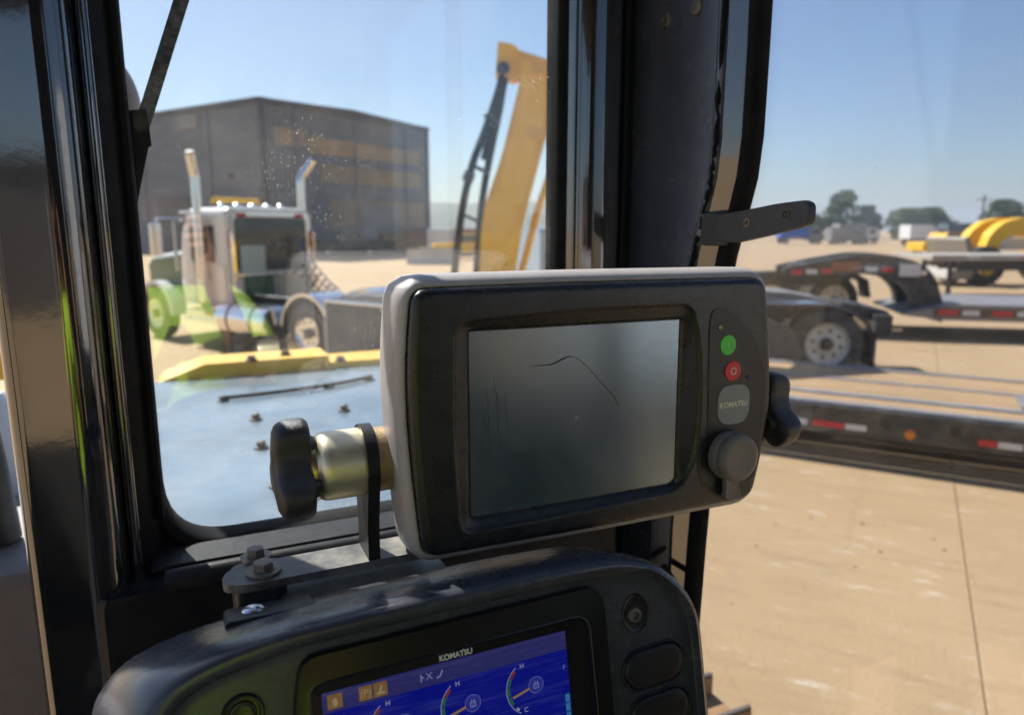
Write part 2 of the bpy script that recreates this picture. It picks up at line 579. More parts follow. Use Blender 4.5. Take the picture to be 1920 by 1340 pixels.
# concrete slabs of the near yard, butted with an open joint, aligned with the parked trailer
SLAB_YAW = -29.4
sx, sy = 4.6, 9.2
sc_, ss_ = math.cos(R(SLAB_YAW)), math.sin(R(SLAB_YAW))
j0 = (3.05, 4.45)               # a point on the visible joint
mb = MB(); mb.box((0, 0, -0.2), (sx - 0.007, sy - 0.007, 0.4), 0.006)
slab0 = None
for i in range(-4, 5):
    for j in range(-1, 3):
        lx, ly = (i + .5) * sx, (j + .5) * sy - 4.6 + 1.0
        x, y = j0[0] + lx * sc_ - ly * ss_, j0[1] + lx * ss_ + ly * sc_
        if slab0 is None:
            slab0 = finish('concrete_slab', mb, GROUND, smooth=False)
            o = slab0
        else:
            o = slab0.copy(); COL.objects.link(o)
        o.parent = ground
        o.location = (x, y, 0); o.rotation_euler = (0, 0, R(SLAB_YAW))

# loose clods and pebbles scattered over the near yard
rp = random.Random(21)
mb = MB()
for k in range(130):
    y = rp.uniform(2.4, 9.5); x = rp.uniform(-.5, 6.8) if y < 6 else rp.uniform(-6, 8)
    q = rp.choice((.005, .006, .008, .010, .016)) * rp.uniform(.7, 1.4)
    a = rp.uniform(0, 6.28)
    ringp = [(x + q * math.cos(a + t) * rp.uniform(.7, 1.3), y + q * math.sin(a + t) * rp.uniform(.7, 1.3)) for t in (0, 1.05, 2.1, 3.14, 4.2, 5.2)]
    mb.rings([[(p[0], p[1], -.002) for p in ringp], [(x + (p[0] - x) * .75, y + (p[1] - y) * .75, q * .45) for p in ringp], [(x + (p[0] - x) * .3, y + (p[1] - y) * .3, q * .7) for p in ringp]])
peb = finish('loose_clods', mb, mat('dirt_clods', (.20, .125, .07), .95, var=.4, vscale=3), kind='stuff', smooth=False)
peb['label'] = 'scattered brown clods and pebbles on the tan yard'

# far wooded rise behind the boom and low treeline to the right
def ridge(name, x0, x1, y, h0, h1, depth, seed, label):
    r = random.Random(seed)
    n = 90
    top = []
    for i in range(n + 1):
        t = i / n
        h = h0 + (h1 - h0) * t
        top.append(h * (1 + .10 * math.sin(t * 9 + seed) + .05 * math.sin(t * 31) + r.uniform(-.05, .05)))
    mb = MB()
    vs, fs = [], []
    rows = 6
    for k in range(rows + 1):
        q = k / rows
        for i in range(n + 1):
            z = top[i] * math.sin(q * math.pi / 2) ** .8 * (1 + r.uniform(-.03, .03)) - (0.5 if k == 0 else 0)
            vs.append((x0 + (x1 - x0) * i / n, y + depth * q + r.uniform(-3, 3), z))
    for k in range(rows):
        for i in range(n):
            a = k * (n + 1) + i
            fs.append((a, a + 1, a + n + 2, a + n + 1))
    mb.add(vs, fs)
    o = finish(name, mb, HILLM, kind='structure', sharp=60)
    o['label'] = label
    return o
ridge('hills', -420, 260, 560, 26, 24, 160, 3, 'low wooded rise on the horizon behind the yellow boom')
ridge('hills', 240, 1200, 900, 10, 7, 120, 5, 'faint dark treeline on the horizon to the right')

# ================================================================== BULLDOZER (cab around the camera, hood, track)
dozer = thing('bulldozer', 'bulldozer whose black cab posts, glass, grey hood and track surround the view', 'bulldozer', (0.3, 0.2, -EYE), MACH)

# --- front left post: rounded square tube with a window flange
prof = roundpoly([(-.168, .800), (-.160, .782), (-.106, .779), (-.086, .786), (-.080, .812), (-.080, .890), (-.150, .905), (-.168, .88)],
                 [.012, .012, .008, .008, .006, .004, .01, .02], 5)
mb = MB(); mb.prism(prof, -1.0, .60, 'xy')
part('pillar', mb, BLACK, dozer, 'glossy black front post left of the windscreen')
mb = MB(); mb.prism(roundpoly([(-.0798, .816), (-.062, .836), (-.0555, .845), (-.049, .858), (-.049, .884), (-.0798, .888)], [.003, .006, .004, .004, .003, .003], 4), -1.0, .60, 'xy')
part('post_flange', mb, FRAME_BLACK, dozer)
mb = MB(); mb.tube([(-.0735, .8165, -.99), (-.0735, .8165, .60)], .0060, 14)
part('trim_bead', mb, BLACK, dozer)
mb = MB()
mb.tube([(-.0505, .851, z / 50 * 1.0) for z in range(-16, 30)], [.0062 + .0010 * rnd.random() for _ in range(46)], 8)
part('sealant_bead', mb, RUBBER, dozer)

# --- windscreen surround with a rounded opening
hole = roundpoly([(-.050, -.365), (.462, -.365), (.462, .50), (-.050, .50)], [.075, .055, .05, .05], 9)
out = [(-.120, -.62), (.500, -.62), (.500, .56), (-.120, .56)]
cc = (.20, .05)
Hn = polar(hole, cc, 240); On = polar(out, cc, 240)
def xz(ring, y): return [(p[0], y, p[1]) for p in ring]
mb = MB()
mb.rings([xz(On, .905), xz(On, .862), xz(grow(Hn, cc, .014), .862), xz(grow(Hn, cc, .010), .866), xz(grow(Hn, cc, .010), .905)], False, False, close=True)
part('window_frame', mb, FRAME_BLACK, dozer)
mb = MB()
mb.rings([xz(grow(Hn, cc, .013), .861), xz(grow(Hn, cc, .006), .855), xz(grow(Hn, cc, -.001), .858), xz(grow(Hn, cc, -.005), .868), xz(grow(Hn, cc, -.005), .895), xz(grow(Hn, cc, .012), .895)], False, False, close=True)
part('window_seal', mb, RUBBER, dozer, sharp=50)
mb = MB()
mb.rings([xz(grow(Hn, cc, .004), .884), xz(grow(Hn, cc, .004), .879)])
part('window_pane', mb, PANE, dozer, 'clear dusty windscreen pane', smooth=False)

# --- ledge under the windscreen
mb = MB(); mb.box((.20, .812, -.490), (.62, .085, .245), .012)
part('sill_beam', mb, FRAME_BLACK, dozer)
mb = MB(); mb.tube([(-.045, .775, -.362), (.05, .772, -.360), (.52, .772, -.360)], .0115, 12)
part('sill_rail', mb, LEDGE, dozer)
mb = MB(); mb.box((.24, .832, -.363), (.60, .050, .007), .002)
part('sill_ledge', mb, LEDGE, dozer)

# --- corner post between windscreen and door
prof = roundpoly([(.463, .905), (.463, .872), (.472, .838), (.486, .826), (.514, .824), (.536, .832), (.546, .850), (.556, .856), (.590, .880), (.590, .910)],
                 [.003, .006, .010, .012, .012, .012, .006, .006, .004, .003], 5)
mb = MB(); mb.prism(prof, -1.0, .60, 'xy')
part('pillar', mb, BLACK, dozer, 'glossy black corner post right of the windscreen')
mb = MB(); mb.tube([(.4625, .868, -.60), (.4625, .868, .60)], .0055, 8)
part('window_seal', mb, RUBBER, dozer)
mb = MB(); mb.box((.5525, .851, -.2), (.006, .012, 1.6), .002)
part('trim_strip', mb, FRAME_BLACK, dozer)
jamb = [(.884, .60), (.884, -1.0), (.775, -1.0), (.768, -.60), (.762, -.40), (.744, -.06), (.738, -.03), (.712, .05), (.706, .09), (.705, .60)]
jamb = [(a, b) for a, b in jamb]
jr = roundpoly(jamb, [.0, .0, .0, .02, .05, .05, .05, .05, .05, 0], 5)
mb = MB(); mb.prism(jr, .584, .596, 'yz')
part('door_jamb', mb, JAMB, dozer, 'flat navy black jamb panel of the cab door')
mb = MB()
for zz in (.245,):
    for yy in (.806, .744):
        mb.lathe((.5838, yy, zz), (-1, 0, 0), [(0, .0095), (.002, .0095), (.004, .008), (.0042, .005), (.003, .0045), (.003, .0001)], 20, False)
o = part('jamb_bolt', MB().lathe((.5838, .806, .262), (-1, 0, 0), [(0, .0095), (.002, .0095), (.004, .008), (.0042, .005), (.003, .0045), (.003, .0001)], 20, False), BOLT, dozer)
copy_mesh_part(o, dozer, (0, -.062, 0))
path = [(.0, .697, .60), (.0, .697, .20), (.0, .698, .105), (.0, .703, .06), (.0, .716, .015), (.0, .730, -.03), (.0, .738, -.07), (.0, .754, -.32), (.0, .760, -.42), (.0, .768, -.62), (.0, .775, -1.0)]
path = [Vector(p) for p in path]
mb = MB(); mb.sweep([p + Vector((0, .006, 0)) for p in path], roundpoly([(.583, -.003), (.583, .007), (.590, .010), (.598, .010), (.598, -.003)], .003, 3))
part('weld_channel', mb, JAMB, dozer)
# caulk bead lying in the channel
pp = []
for i in range(len(path) - 1):
    for k in range(8):
        q = path[i].lerp(path[i + 1], k / 8)
        pp.append((.585 + rnd.uniform(-.0012, .0012), q.y + .001 + rnd.uniform(-.0015, .0015), q.z))
mb = MB(); mb.tube(pp, [.0032 + rnd.uniform(-.0009, .0012) for _ in pp], 7)
part('sealant_bead', mb, RUBBER, dozer)
mb = MB(); mb.sweep([p + Vector((0, -.005, 0)) for p in path], roundpoly([(.5870, -.001), (.5990, .0215), (.606, .0215), (.606, -.001)], .0018, 4))
part('door_frame', mb, BLACK, dozer, 'glossy black inner edge of the door frame')
mb = MB(); mb.sweep([p + Vector((0, -.0285, 0)) for p in path], roundpoly([(.596, -.002), (.596, .011), (.604, .015), (.618, .015), (.618, -.002)], .004, 4))
part('door_seal', mb, RUBBER, dozer)
# door glass: polygon that follows the bent frame
dp = [(p.y - .018, p.z) for p in path] + [(-.62, -1.0), (-.62, .60)]
mb = MB(); mb.prism(dp, .612, .617, 'yz')
part('door_pane', mb, DOORPANE, dozer, 'large grey tinted pane of the cab door', smooth=False)

# --- door latch lever with two screws
hz = roundpoly([(.712, .0135), (.648, .0195), (.590, .0265), (.552, .0285), (.5465, .024), (.5455, .008), (.551, .002), (.600, -.0075), (.652, -.0165), (.712, -.0145)], [.002, .02, .02, .006, .004, .005, .006, .03, .01, .002], 5)
ctr = (.63, .004)
HR = polar(hz, ctr, 120)
def yzx(ring, x): return [(x, p[0], p[1]) for p in ring]
mb = MB(); mb.rings([yzx(grow(HR, ctr, -.0018), .5795), yzx(grow(HR, ctr, -.0004), .5802), yzx(HR, .582), yzx(HR, .588), yzx(grow(HR, ctr, -.001), .590)])
hd = part('door_handle', mb, KNOB_PL, dozer, 'black tapered latch lever on the door edge', sharp=50)
for k, (yy, zz) in enumerate(((.6345, .0065), (.5770, .0145))):
    mb = MB(); mb.lathe((.5797, yy, zz), (-1, 0, 0), [(0, .0048), (.0012, .0048), (.0016, .0038), (.0002, .0032), (.0002, .0001)], 20, False)
    part('screw', mb, HUB if k else TAN_ROD, hd)
    mb = MB(); mb.box((.5791, yy, zz), (.0012, .0048, .0012)); mb.box((.5792, yy, zz), (.0012, .0012, .0048))
    part('screw_slot', mb, PHONE, hd)
mb = MB(); mb.box((.590, .700, -.001), (.022, .030, .040), .004)
part('latch_base', mb, KNOB_PL, dozer)

# --- bits at the foot of the corner post
mb = MB(); mb.prism([(.792, -.36), (.792, -.62), (.757, -.62), (.7535, -.40), (.752, -.36)], .5795, .5835, 'yz')
part('reflect_strip', mb, RAIL, dozer)  # pale strip stands in for ground reflected in the door frame
mb = MB(); mb.box((.576, .733, -.478), (.010, .056, .0065), .002, Matrix.Rotation(R(30), 3, 'X'))
part('stay_flap', mb, FRAME_BLACK, dozer)
mb = MB(); mb.box((.576, .769, -.449), (.010, .034, .006), .002, Matrix.Rotation(R(-42), 3, 'X'))
part('stay_flap', mb, FRAME_BLACK, dozer)

# --- rest of the cab shell (roof, liner, rear, floor) that shades and is mirrored in glossy paint
mb = MB(); mb.box((-.06, -.31, .66), (1.44, 1.38, .10), .03)
part('roof', mb, CABIN, dozer)
mb = MB(); mb.box((.20, .885, .585), (.64, .05, .05), .01)
part('roof_header', mb, FRAME_BLACK, dozer)
mb = MB(); mb.box((-.06, -.98, -1.00), (1.44, .06, .66), .02); mb.box((.23, -.985, -.02), (.86, .05, 1.30), .02)
part('rear_wall', mb, CABIN, dozer)
mb = MB(); mb.box((-.06, -.05, -1.33), (1.46, 1.9, .06), .01)
part('floor', mb, CABIN, dozer)
mb = MB(); mb.box((-.76, -.30, -.95), (.05, 1.30, .80), .02)
part('side_wall', mb, CABIN, dozer)
for (x, y) in ((-.76, -.95), (.60, -.62), (-.76, .36)):
    mb = MB(); mb.box((x, y, -.35), (.07, .09, 1.95), .02)
    part('pillar', mb, BLACK, dozer)
mb = MB(); mb.box((.575, -.20, -.78), (.07, .84, .98), .02)
part('door_panel', mb, CABIN, dozer)
mb = MB(); mb.tube([(.575, .18, -.32), (.575, .18, .56)], .018, 12)
part('grab_rail', mb, CABIN, dozer)
mb = MB(); mb.box((.14, -.60, -.86), (.52, .52, .18), .07); mb.box((.14, -.82, -.40), (.50, .14, .82), .06)
part('seat', mb, SEAT, dozer, 'olive fabric operator seat', sharp=60)

BOLTD = mat('dark_hood_bolt', (.045, .035, .028), .55, dust=.25, dscale=60)
# --- hood ahead of the windscreen
mb = MB()
hz0 = -.62
mb.rings([[(-.10, 1.02, hz0 - .75), (.60, 1.02, hz0 - .75), (1.00, 3.20, hz0 - .75), (-.20, 3.20, hz0 - .75)],
          [(-.10, 1.02, hz0 - .03), (.60, 1.02, hz0 - .03), (1.00, 3.20, hz0 - .03), (-.20, 3.20, hz0 - .03)],
          [(-.085, 1.035, hz0 - .008), (.585, 1.035, hz0 - .008), (.985, 3.20, hz0 - .008), (-.185, 3.20, hz0 - .008)],
          [(-.06, 1.06, hz0), (.56, 1.06, hz0), (.96, 3.19, hz0), (-.16, 3.19, hz0)]])
hood = part('hood', mb, HOODM, dozer, 'grey engine hood seen through the windscreen', sharp=60)
mb = MB(); mb.prism([(-.15, hz0 - .02), (-.13, hz0 + .002), (.035, hz0 + .060), (.545, hz0 + .060), (.548, hz0 + .028), (1.02, hz0 + .028), (1.02, hz0 - .02)], 3.19, 3.42, 'xz')
part('hood_trim', mb, YELLOW2, hood, 'yellow edge plate at the front of the hood')
for (x, y) in ((.37, 3.28), (.22, 3.20), (.60, 3.21), (.86, 3.24)):
    z = hz0 + (.062 if x < .54 else .030)
    mb = MB(); mb.lathe((x, y, z - .004), (0, 0, 1), [(0, .026), (.008, .026), (.009, .017), (.024, .017), (.025, .001)], 12)
    part('hood_bolt', mb, HUB, hood)
for (x, y) in ((.0805, 2.73), (.473, 2.79), (.654, 2.876), (.167, 2.41), (.455, 2.407), (.154, 2.08), (.47, 2.05), (.16, 1.74), (.49, 1.70)):
    mb = MB(); mb.lathe((x, y, hz0), (0, 0, 1), [(0, .021), (.005, .021), (.006, .013), (.020, .013), (.022, .010), (.022, .001)], 12)
    part('hood_bolt', mb, BOLTD, hood)
mb = MB(); mb.tube([(.0805, 2.73, hz0 + .012), (.20, 2.735, hz0 + .012), (.30, 2.75, hz0 + .012), (.473, 2.785, hz0 + .013), (.55, 2.82, hz0 + .012), (.654, 2.87, hz0 + .013)], .008, 8)
part('hood_cable', mb, RUBBER, hood)
mb = MB(); mb.box((.24, 1.52, hz0 + .002), (.80, .010, .005), .001)
part('hood_seam', mb, RUBBER, hood)
mb = MB(); mb.tube([(.05 + .42 * math.sin(a), 1.56 + .52 * (1 - math.cos(a)), hz0 + .001) for a in [k * .1 for k in range(4, 15)]], .004, 6)
part('hood_scuff', mb, CONC, hood)
mb = MB(); mb.box((.20, 1.40, hz0 + .012), (.17, .06, .02), .006)
part('hood_latch', mb, CONC, hood)

# --- cover, work lamp stalk and bracket left of the post
mb = MB(); mb.box((-.62, 1.42, -.86), (.82, .40, .70), .03)
part('side_cover', mb, COVER, dozer, 'mauve grey cover beside the hood, sunlit on top')
mb = MB(); mb.tube([(-.345, 1.36, -.20), (-.325, 1.35, -.38), (-.318, 1.35, -.505)], [.034, .034, .034], 16)
part('work_lamp', mb, CHASSIS, dozer)
mb = MB(); mb.tube([(-.37, 1.72, -.78), (-.365, 1.72, -.55), (-.375, 1.72, -.42), (-.40, 1.72, -.34)], [.10, .085, .07, .04], 18)
part('lamp_housing', mb, WHITE, dozer)
mb = MB(); mb.prism([(-.55, -.34), (-.40, -.34), (-.355, -.27), (-.39, -.17), (-.55, -.12)], 1.92, 1.98, 'xz')
part('lamp_guard', mb, YELLOW2, dozer)
mb = MB(); mb.lathe((-.150, .760, -.620), (.2, -.95, .3), [(0, .020), (.010, .020), (.016, .014), (.018, .001)], 20)
part('plug', mb, RUBBER, dozer)

# --- mirror and wiper outside the windscreen
mr = roundpoly([(-.20, .155), (-.066, .160), (-.054, .20), (-.060, .255), (-.085, .300), (-.20, .32)], [.01, .012, .04, .04, .05, .02], 6)
c2 = (-.12, .23); MRg = polar(mr, c2, 80)
mb = MB(); mb.rings([xz(grow(MRg, c2, -.02), 1.48), xz(grow(MRg, c2, -.006), 1.49), xz(MRg, 1.51), xz(MRg, 1.54), xz(grow(MRg, c2, -.01), 1.55)])
part('mirror', mb, MIRR, dozer, 'grey back of a side mirror by the post', sharp=60)
mb = MB()
a, b_ = Vector((.0205, .905, .26)), Vector((-.038, .905, .100))
t = (b_ - a).normalized(); n_ = Vector((t.z, 0, -t.x))
e_ = Vector((.145, .905, .60))
for (p, q, w) in ((e_, b_, .0072),):
    mb.add([p + n_ * w, p - n_ * w, q - n_ * w, q + n_ * w, p + n_ * w + Vector((0, .006, 0)), p - n_ * w + Vector((0, .006, 0)), q - n_ * w + Vector((0, .006, 0)), q + n_ * w + Vector((0, .006, 0))],
           [(0, 1, 2, 3), (7, 6, 5, 4), (0, 4, 5, 1), (1, 5, 6, 2), (2, 6, 7, 3), (3, 7, 4, 0)])
wp = part('wiper_arm', mb, WIPER, dozer, 'thin dusty black wiper arm', smooth=False)
mb = MB(); mb.prism([(-.0285, .128), (-.053, .124), (-.060, .06), (-.062, -.005), (-.050, .012), (-.030, .088), (-.0265, .090)], .902, .913, 'xz')
part('wiper_root', mb, RUBBER, wp)

# --- right-hand crawler track below the door
TOPZ = -1.31
mb = MB(); mb.box((1.10, .9, TOPZ - .06), (.46, .148, .022), .005)
mb.box((1.10, .9 + .055, TOPZ - .024), (.46, .020, .052), .004)
shoe = part('track_shoe', mb, RUST, dozer)
mb = MB(); mb.box((1.105, .9 + .055, TOPZ + .006), (.452, .014, .010), .003)
edge = part('grouser_edge', mb, STEEL, shoe)
for k in range(1, 18):
    off = (0, -1.70 + k * .16, 0)
    c = copy_mesh_part(shoe, dozer, off)
    d = edge.copy(); COL.objects.link(d); d.parent = c; ORG[d.name] = ORG[edge.name]
shoe.location = (0, -1.70, 0)
mb = MB(); mb.box((1.10, .55, -1.80), (.30, 2.9, .70), .08)
part('track_frame', mb, CHASSIS, dozer)

# ================================================================== MAIN DISPLAY
mon = thing('display_monitor', 'large grey-backed black monitor with dark scratched screen on a knobbed bracket', 'monitor', (0.03, -.12, -.03), MON)
C0 = (.03, .004)
bez = roundpoly([(-.1535, .1155), (-.1592, .060), (-.1590, .005), (-.1550, -.050), (-.1490, -.1065), (.0, -.1085), (.2010, -.1090), (.2130, -.060), (.2200, -.015), (.2160, .045), (.2050, .1165), (.0, .1168)],
                [.012, .05, .05, .05, .012, .03, .016, .03, .04, .04, .014, .03], 6)
BZ = polar(bez, C0, 260)
rec = roundpoly([(-.1205, .0880), (-.01, .0945), (.1150, .0950), (.1255, .060), (.1300, .010), (.1270, -.052), (.1100, -.0860), (-.01, -.0895), (-.1180, -.0905), (-.1228, .0)],
                [.014, .05, .014, .03, .04, .04, .018, .05, .014, .05], 6)
RC = polar(rec, C0, 260)
scr = roundpoly([(-.1075, .0808), (.1075, .0808), (.1070, -.0808), (-.1070, -.0808)], .002, 3)
SC = polar(scr, C0, 260)
# grey rear housing
mb = MB()
mb.rings([z3(grow(BZ, C0, -.030), -.078), z3(grow(BZ, C0, -.004), -.074), z3(grow(BZ, C0, .006), -.062), z3(grow(BZ, C0, .010), -.045), z3(grow(BZ, C0, .0105), -.022),
          z3(grow(BZ, C0, .0095), -.010), z3(grow(BZ, C0, .0065), -.003), z3(grow(BZ, C0, .003), -.0006), z3(grow(BZ, C0, .0012), -.001), z3(grow(BZ, C0, .0012), -.006), z3(grow(BZ, C0, -.02), -.006)])
part('housing', mb, GREY_PL, mon, 'warm grey rear shell', sharp=50)
# black front bezel with recessed picture frame
mb = MB()
mb.rings([z3(grow(BZ, C0, -.012), -.0055), z3(grow(BZ, C0, .0), -.005), z3(grow(BZ, C0, .0005), .002), z3(grow(BZ, C0, -.0008), .0052), z3(grow(BZ, C0, -.0035), .0074), z3(grow(BZ, C0, -.007), .0080),
          z3(grow(RC, C0, .0018), .0080), z3(grow(RC, C0, .0), .0075), z3(grow(RC, C0, -.0016), .0055), z3(grow(RC, C0, -.003), .0045), z3(grow(SC, C0, .0030), .0030), z3(grow(SC, C0, .0012), .0018), z3(grow(SC, C0, .0), -.0006), z3(grow(SC, C0, -.01), -.0022)])
part('bezel', mb, BLACK_PL, mon, 'black front frame', sharp=50)

def screen_material():
    m = bpy.data.materials.new('dark_touch_screen'); m.use_nodes = True
    nt = m.node_tree; N, L = nt.nodes, nt.links
    b = N['Principled BSDF']
    tc = N.new('ShaderNodeTexCoord')
    n = N.new('ShaderNodeTexNoise'); n.inputs['Scale'].default_value = 24; n.inputs['Detail'].default_value = 7; n.inputs['Roughness'].default_value = .65
    L.new(tc.outputs['Object'], n.inputs['Vector'])
    n2 = N.new('ShaderNodeTexNoise'); n2.inputs['Scale'].default_value = 60; n2.inputs['Detail'].default_value = 5
    mp = N.new('ShaderNodeMapping'); mp.inputs['Scale'].default_value = (6, .35, 1); mp.inputs['Rotation'].default_value = (0, 0, R(-5))
    L.new(tc.outputs['Object'], mp.inputs[0]); L.new(mp.outputs[0], n2.inputs['Vector'])
    # smears of dust: light film where fingers wiped, along the left and lower edge
    r = N.new('ShaderNodeMapRange'); r.inputs['From Min'].default_value = .45; r.inputs['From Max'].default_value = .75; r.inputs['To Max'].default_value = .5
    L.new(n.outputs[0], r.inputs[0])
    r2 = N.new('ShaderNodeMapRange'); r2.inputs['From Min'].default_value = .62; r2.inputs['From Max'].default_value = .72; r2.inputs['To Max'].default_value = .5
    L.new(n2.outputs[0], r2.inputs[0])
    sp = N.new('ShaderNodeSeparateXYZ'); L.new(tc.outputs['Object'], sp.inputs[0])
    e1 = N.new('ShaderNodeMapRange'); e1.inputs['From Min'].default_value = -.0795 + .12 + .022; e1.inputs['From Max'].default_value = -.0795 + .12; e1.inputs['To Max'].default_value = .55
    L.new(sp.outputs['Y'], e1.inputs[0])
    e2 = N.new('ShaderNodeMapRange'); e2.inputs['From Min'].default_value = -.106 - .03 + .030; e2.inputs['From Max'].default_value = -.106 - .03; e2.inputs['To Max'].default_value = .45
    L.new(sp.outputs['X'], e2.inputs[0])
    em = N.new('ShaderNodeMath'); em.operation = 'MAXIMUM'
    L.new(e1.outputs[0], em.inputs[0]); L.new(e2.outputs[0], em.inputs[1])
    n4 = N.new('ShaderNodeTexNoise'); n4.inputs['Scale'].default_value = 75; n4.inputs['Detail'].default_value = 8; n4.inputs['Roughness'].default_value = .7
    L.new(tc.outputs['Object'], n4.inputs['Vector'])
    r4 = N.new('ShaderNodeMapRange'); r4.inputs['From Min'].default_value = .42; r4.inputs['From Max'].default_value = .62
    L.new(n4.outputs[0], r4.inputs[0])
    ed = N.new('ShaderNodeMath'); ed.operation = 'MULTIPLY'
    L.new(em.outputs[0], ed.inputs[0]); L.new(r4.outputs[0], ed.inputs[1])
    a0 = N.new('ShaderNodeMath'); a0.operation = 'MAXIMUM'
    L.new(r.outputs[0], a0.inputs[0]); L.new(r2.outputs[0], a0.inputs[1])
    ad = N.new('ShaderNodeMath'); ad.operation = 'MAXIMUM'
    L.new(a0.outputs[0], ad.inputs[0]); L.new(ed.outputs[0], ad.inputs[1])
    mx = N.new('ShaderNodeMix'); mx.data_type = 'RGBA'
    mx.inputs['A'].default_value = (.014, .034, .054, 1); mx.inputs['B'].default_value = (.115, .125, .122, 1)
    L.new(ad.outputs[0], mx.inputs['Factor']); L.new(mx.outputs['Result'], b.inputs['Base Color'])
    rr = N.new('ShaderNodeMapRange'); rr.inputs['To Min'].default_value = .17; rr.inputs['To Max'].default_value = .27
    L.new(n.outputs[0], rr.inputs[0]); L.new(rr.outputs[0], b.inputs['Roughness'])
    b.inputs['IOR'].default_value = 3.1
    b.inputs['Specular Tint'].default_value = (.74, .88, 1.0, 1)
    return m
SCREEN = screen_material()
mb = MB()
mb.add([(-.106, -.0795, .0), (.106, -.0795, .0), (.106, .0795, .0), (-.106, .0795, .0), (-.106, -.0795, -.003), (.106, -.0795, -.003), (.106, .0795, -.003), (-.106, .0795, -.003)],
       [(0, 1, 2, 3), (7, 6, 5, 4), (0, 4, 5, 1), (1, 5, 6, 2), (2, 6, 7, 3), (3, 7, 4, 0)])
ms = part('screen', mb, SCREEN, mon, 'dark switched-off screen with smears and a long scratch', smooth=False)
SCR = mat('scratch_dark', (.004, .004, .004), .6); SCRL = mat('scratch_light', (.16, .16, .15), .7)
def hair(pts, w, m, name='scratch'):
    mb = MB(); mb.tube([(p[0], p[1], .0003) for p in pts], w, 5); return part(name, mb, m, ms)
def spl(pts, n=6):
    out = []
    for i in range(len(pts) - 1):
        p0, p1, p2, p3 = pts[max(i - 1, 0)], pts[i], pts[i + 1], pts[min(i + 2, len(pts) - 1)]
        for k in range(n):
            t = k / n
            out.append(tuple(.5 * (2 * b + (c - a) * t + (2 * a - 5 * b + 4 * c - d) * t * t + (3 * b - a - 3 * c + d) * t ** 3) for a, b, c, d in zip(p0, p1, p2, p3)))
    out.append(pts[-1]); return out
arc = spl([(-.0504, .0474), (-.0307, .0466), (-.019, .0506), (-.0095, .0525), (.0003, .0475), (.0128, .0358), (.0334, .0142), (.0414, .0023)])
hair(arc, [.00018 + .00042 * math.sin(math.pi * min(1, i / 20)) * (1 if i < 26 else .30) for i in range(len(arc))], SCR)
for x0, y0, x1, y1 in ((-.081, .028, -.078, -.022), (-.084, .040, -.081, .018), (-.073, .025, -.0715, -.008), (-.090, .030, -.086, -.030), (-.0775, .002, -.0765, -.024), (-.095, .01, -.093, -.02)):
    hair(spl([(x0, y0), ((x0 + x1) / 2 - .0006, (y0 + y1) / 2), (x1, y1)]), .00016, SCRL)
mb = MB(); mb.add([(x - .0052, y - .0006, .00045) for x, y in ((0, 0), (0, -.0042), (.001, -.0032), (.0018, -.0047), (.0024, -.0044), (.0017, -.0029), (.003, -.0028))], [(0, 1, 2, 3, 4, 5, 6)])
part('cursor', mb, mat('cursor_white', (.34, .32, .27), .7), ms, smooth=False)

# membrane key panel
pan = roundpoly([(.1355, .072), (.1380, .0885), (.1500, .0895), (.1640, .0835), (.1870, .0640), (.2005, .0420), (.2090, .0140), (.2085, -.0150), (.1990, -.0900), (.140, -.0800)], [.012, .010, .010, .02, .03, .03, .03, .03, .012, .02], 5)
PC = (.170, .01); PN = polar(pan, PC, 120)
mb = MB(); mb.rings([z3(grow(PN, PC, .0010), .0072), z3(grow(PN, PC, .0008), .0084), z3(grow(PN, PC, .0), .0087), z3(grow(PN, PC, -.0010), .0082)])
kp = part('key_panel', mb, PANEL_PL, mon, sharp=50)
LINE = mat('panel_line', (.15, .14, .12), .5)
edge = [(.1392, -.0300), (.1378, .02), (.1366, .060), (.1362, .078), (.1390, .0862), (.1450, .0892), (.152, .0885)]
mb = MB(); mb.tube([(p[0], p[1], .0088) for p in spl(edge, 5)], .00028, 5)
part('panel_edge', mb, LINE, mon)
def disc(mb, c, rx, ry, z0, z1, n=40, p=2.0, bevel=.0004, rot=0.0):
    ring = []
    for k in range(n):
        q = 2 * math.pi * k / n
        cx, sx_ = math.cos(q), math.sin(q)
        x = rx * math.copysign(abs(cx) ** (2 / p), cx); y = ry * math.copysign(abs(sx_) ** (2 / p), sx_)
        ring.append((c[0] + x * math.cos(rot) - y * math.sin(rot), c[1] + x * math.sin(rot) + y * math.cos(rot)))
    mb.rings([z3(ring, z0), z3(ring, z1 - bevel), z3(grow(ring, c, -bevel), z1)])
    return mb
BG = mat('green_key', (.10, .72, .06), .45); BR = mat('red_key', (.80, .030, .035), .45); BGR = mat('grey_key', (.27, .29, .285), .5)
MARK = mat('key_mark', (.85, .88, .80), .5); LOGO = mat('logo_gold', (.78, .74, .56), .5)
k1 = part('power_key', disc(MB(), (.1588, .0533), .0097, .0098, .0080, .0092), BG, mon, 'round green power-on key')
mb = MB(); mb.box((.1594, .0533, .0093), (.0007, .0064, .0004)); part('key_mark', mb, MARK, k1)
k2 = part('power_key', disc(MB(), (.1662, .0273), .0100, .0099, .0080, .0092), BR, mon, 'round red power-off key')
mb = MB()
ring = lambda c, r, z, n=28: [(c[0] + r * math.cos(2 * math.pi * k / n), c[1] + r * math.sin(2 * math.pi * k / n), z) for k in range(n)]
mb.rings([ring((.1666, .0273), .0036, .0093), ring((.1666, .0273), .0036, .0095), ring((.1666, .0273), .0028, .0095), ring((.1666, .0273), .0028, .0093)], False, False, close=True)
part('key_mark', mb, MARK, k2)
bd = part('badge', disc(MB(), (.1692, -.0062), .0202, .0200, .0080, .0091, 60, 3.0), BGR, mon, 'grey rounded badge with maker lettering')
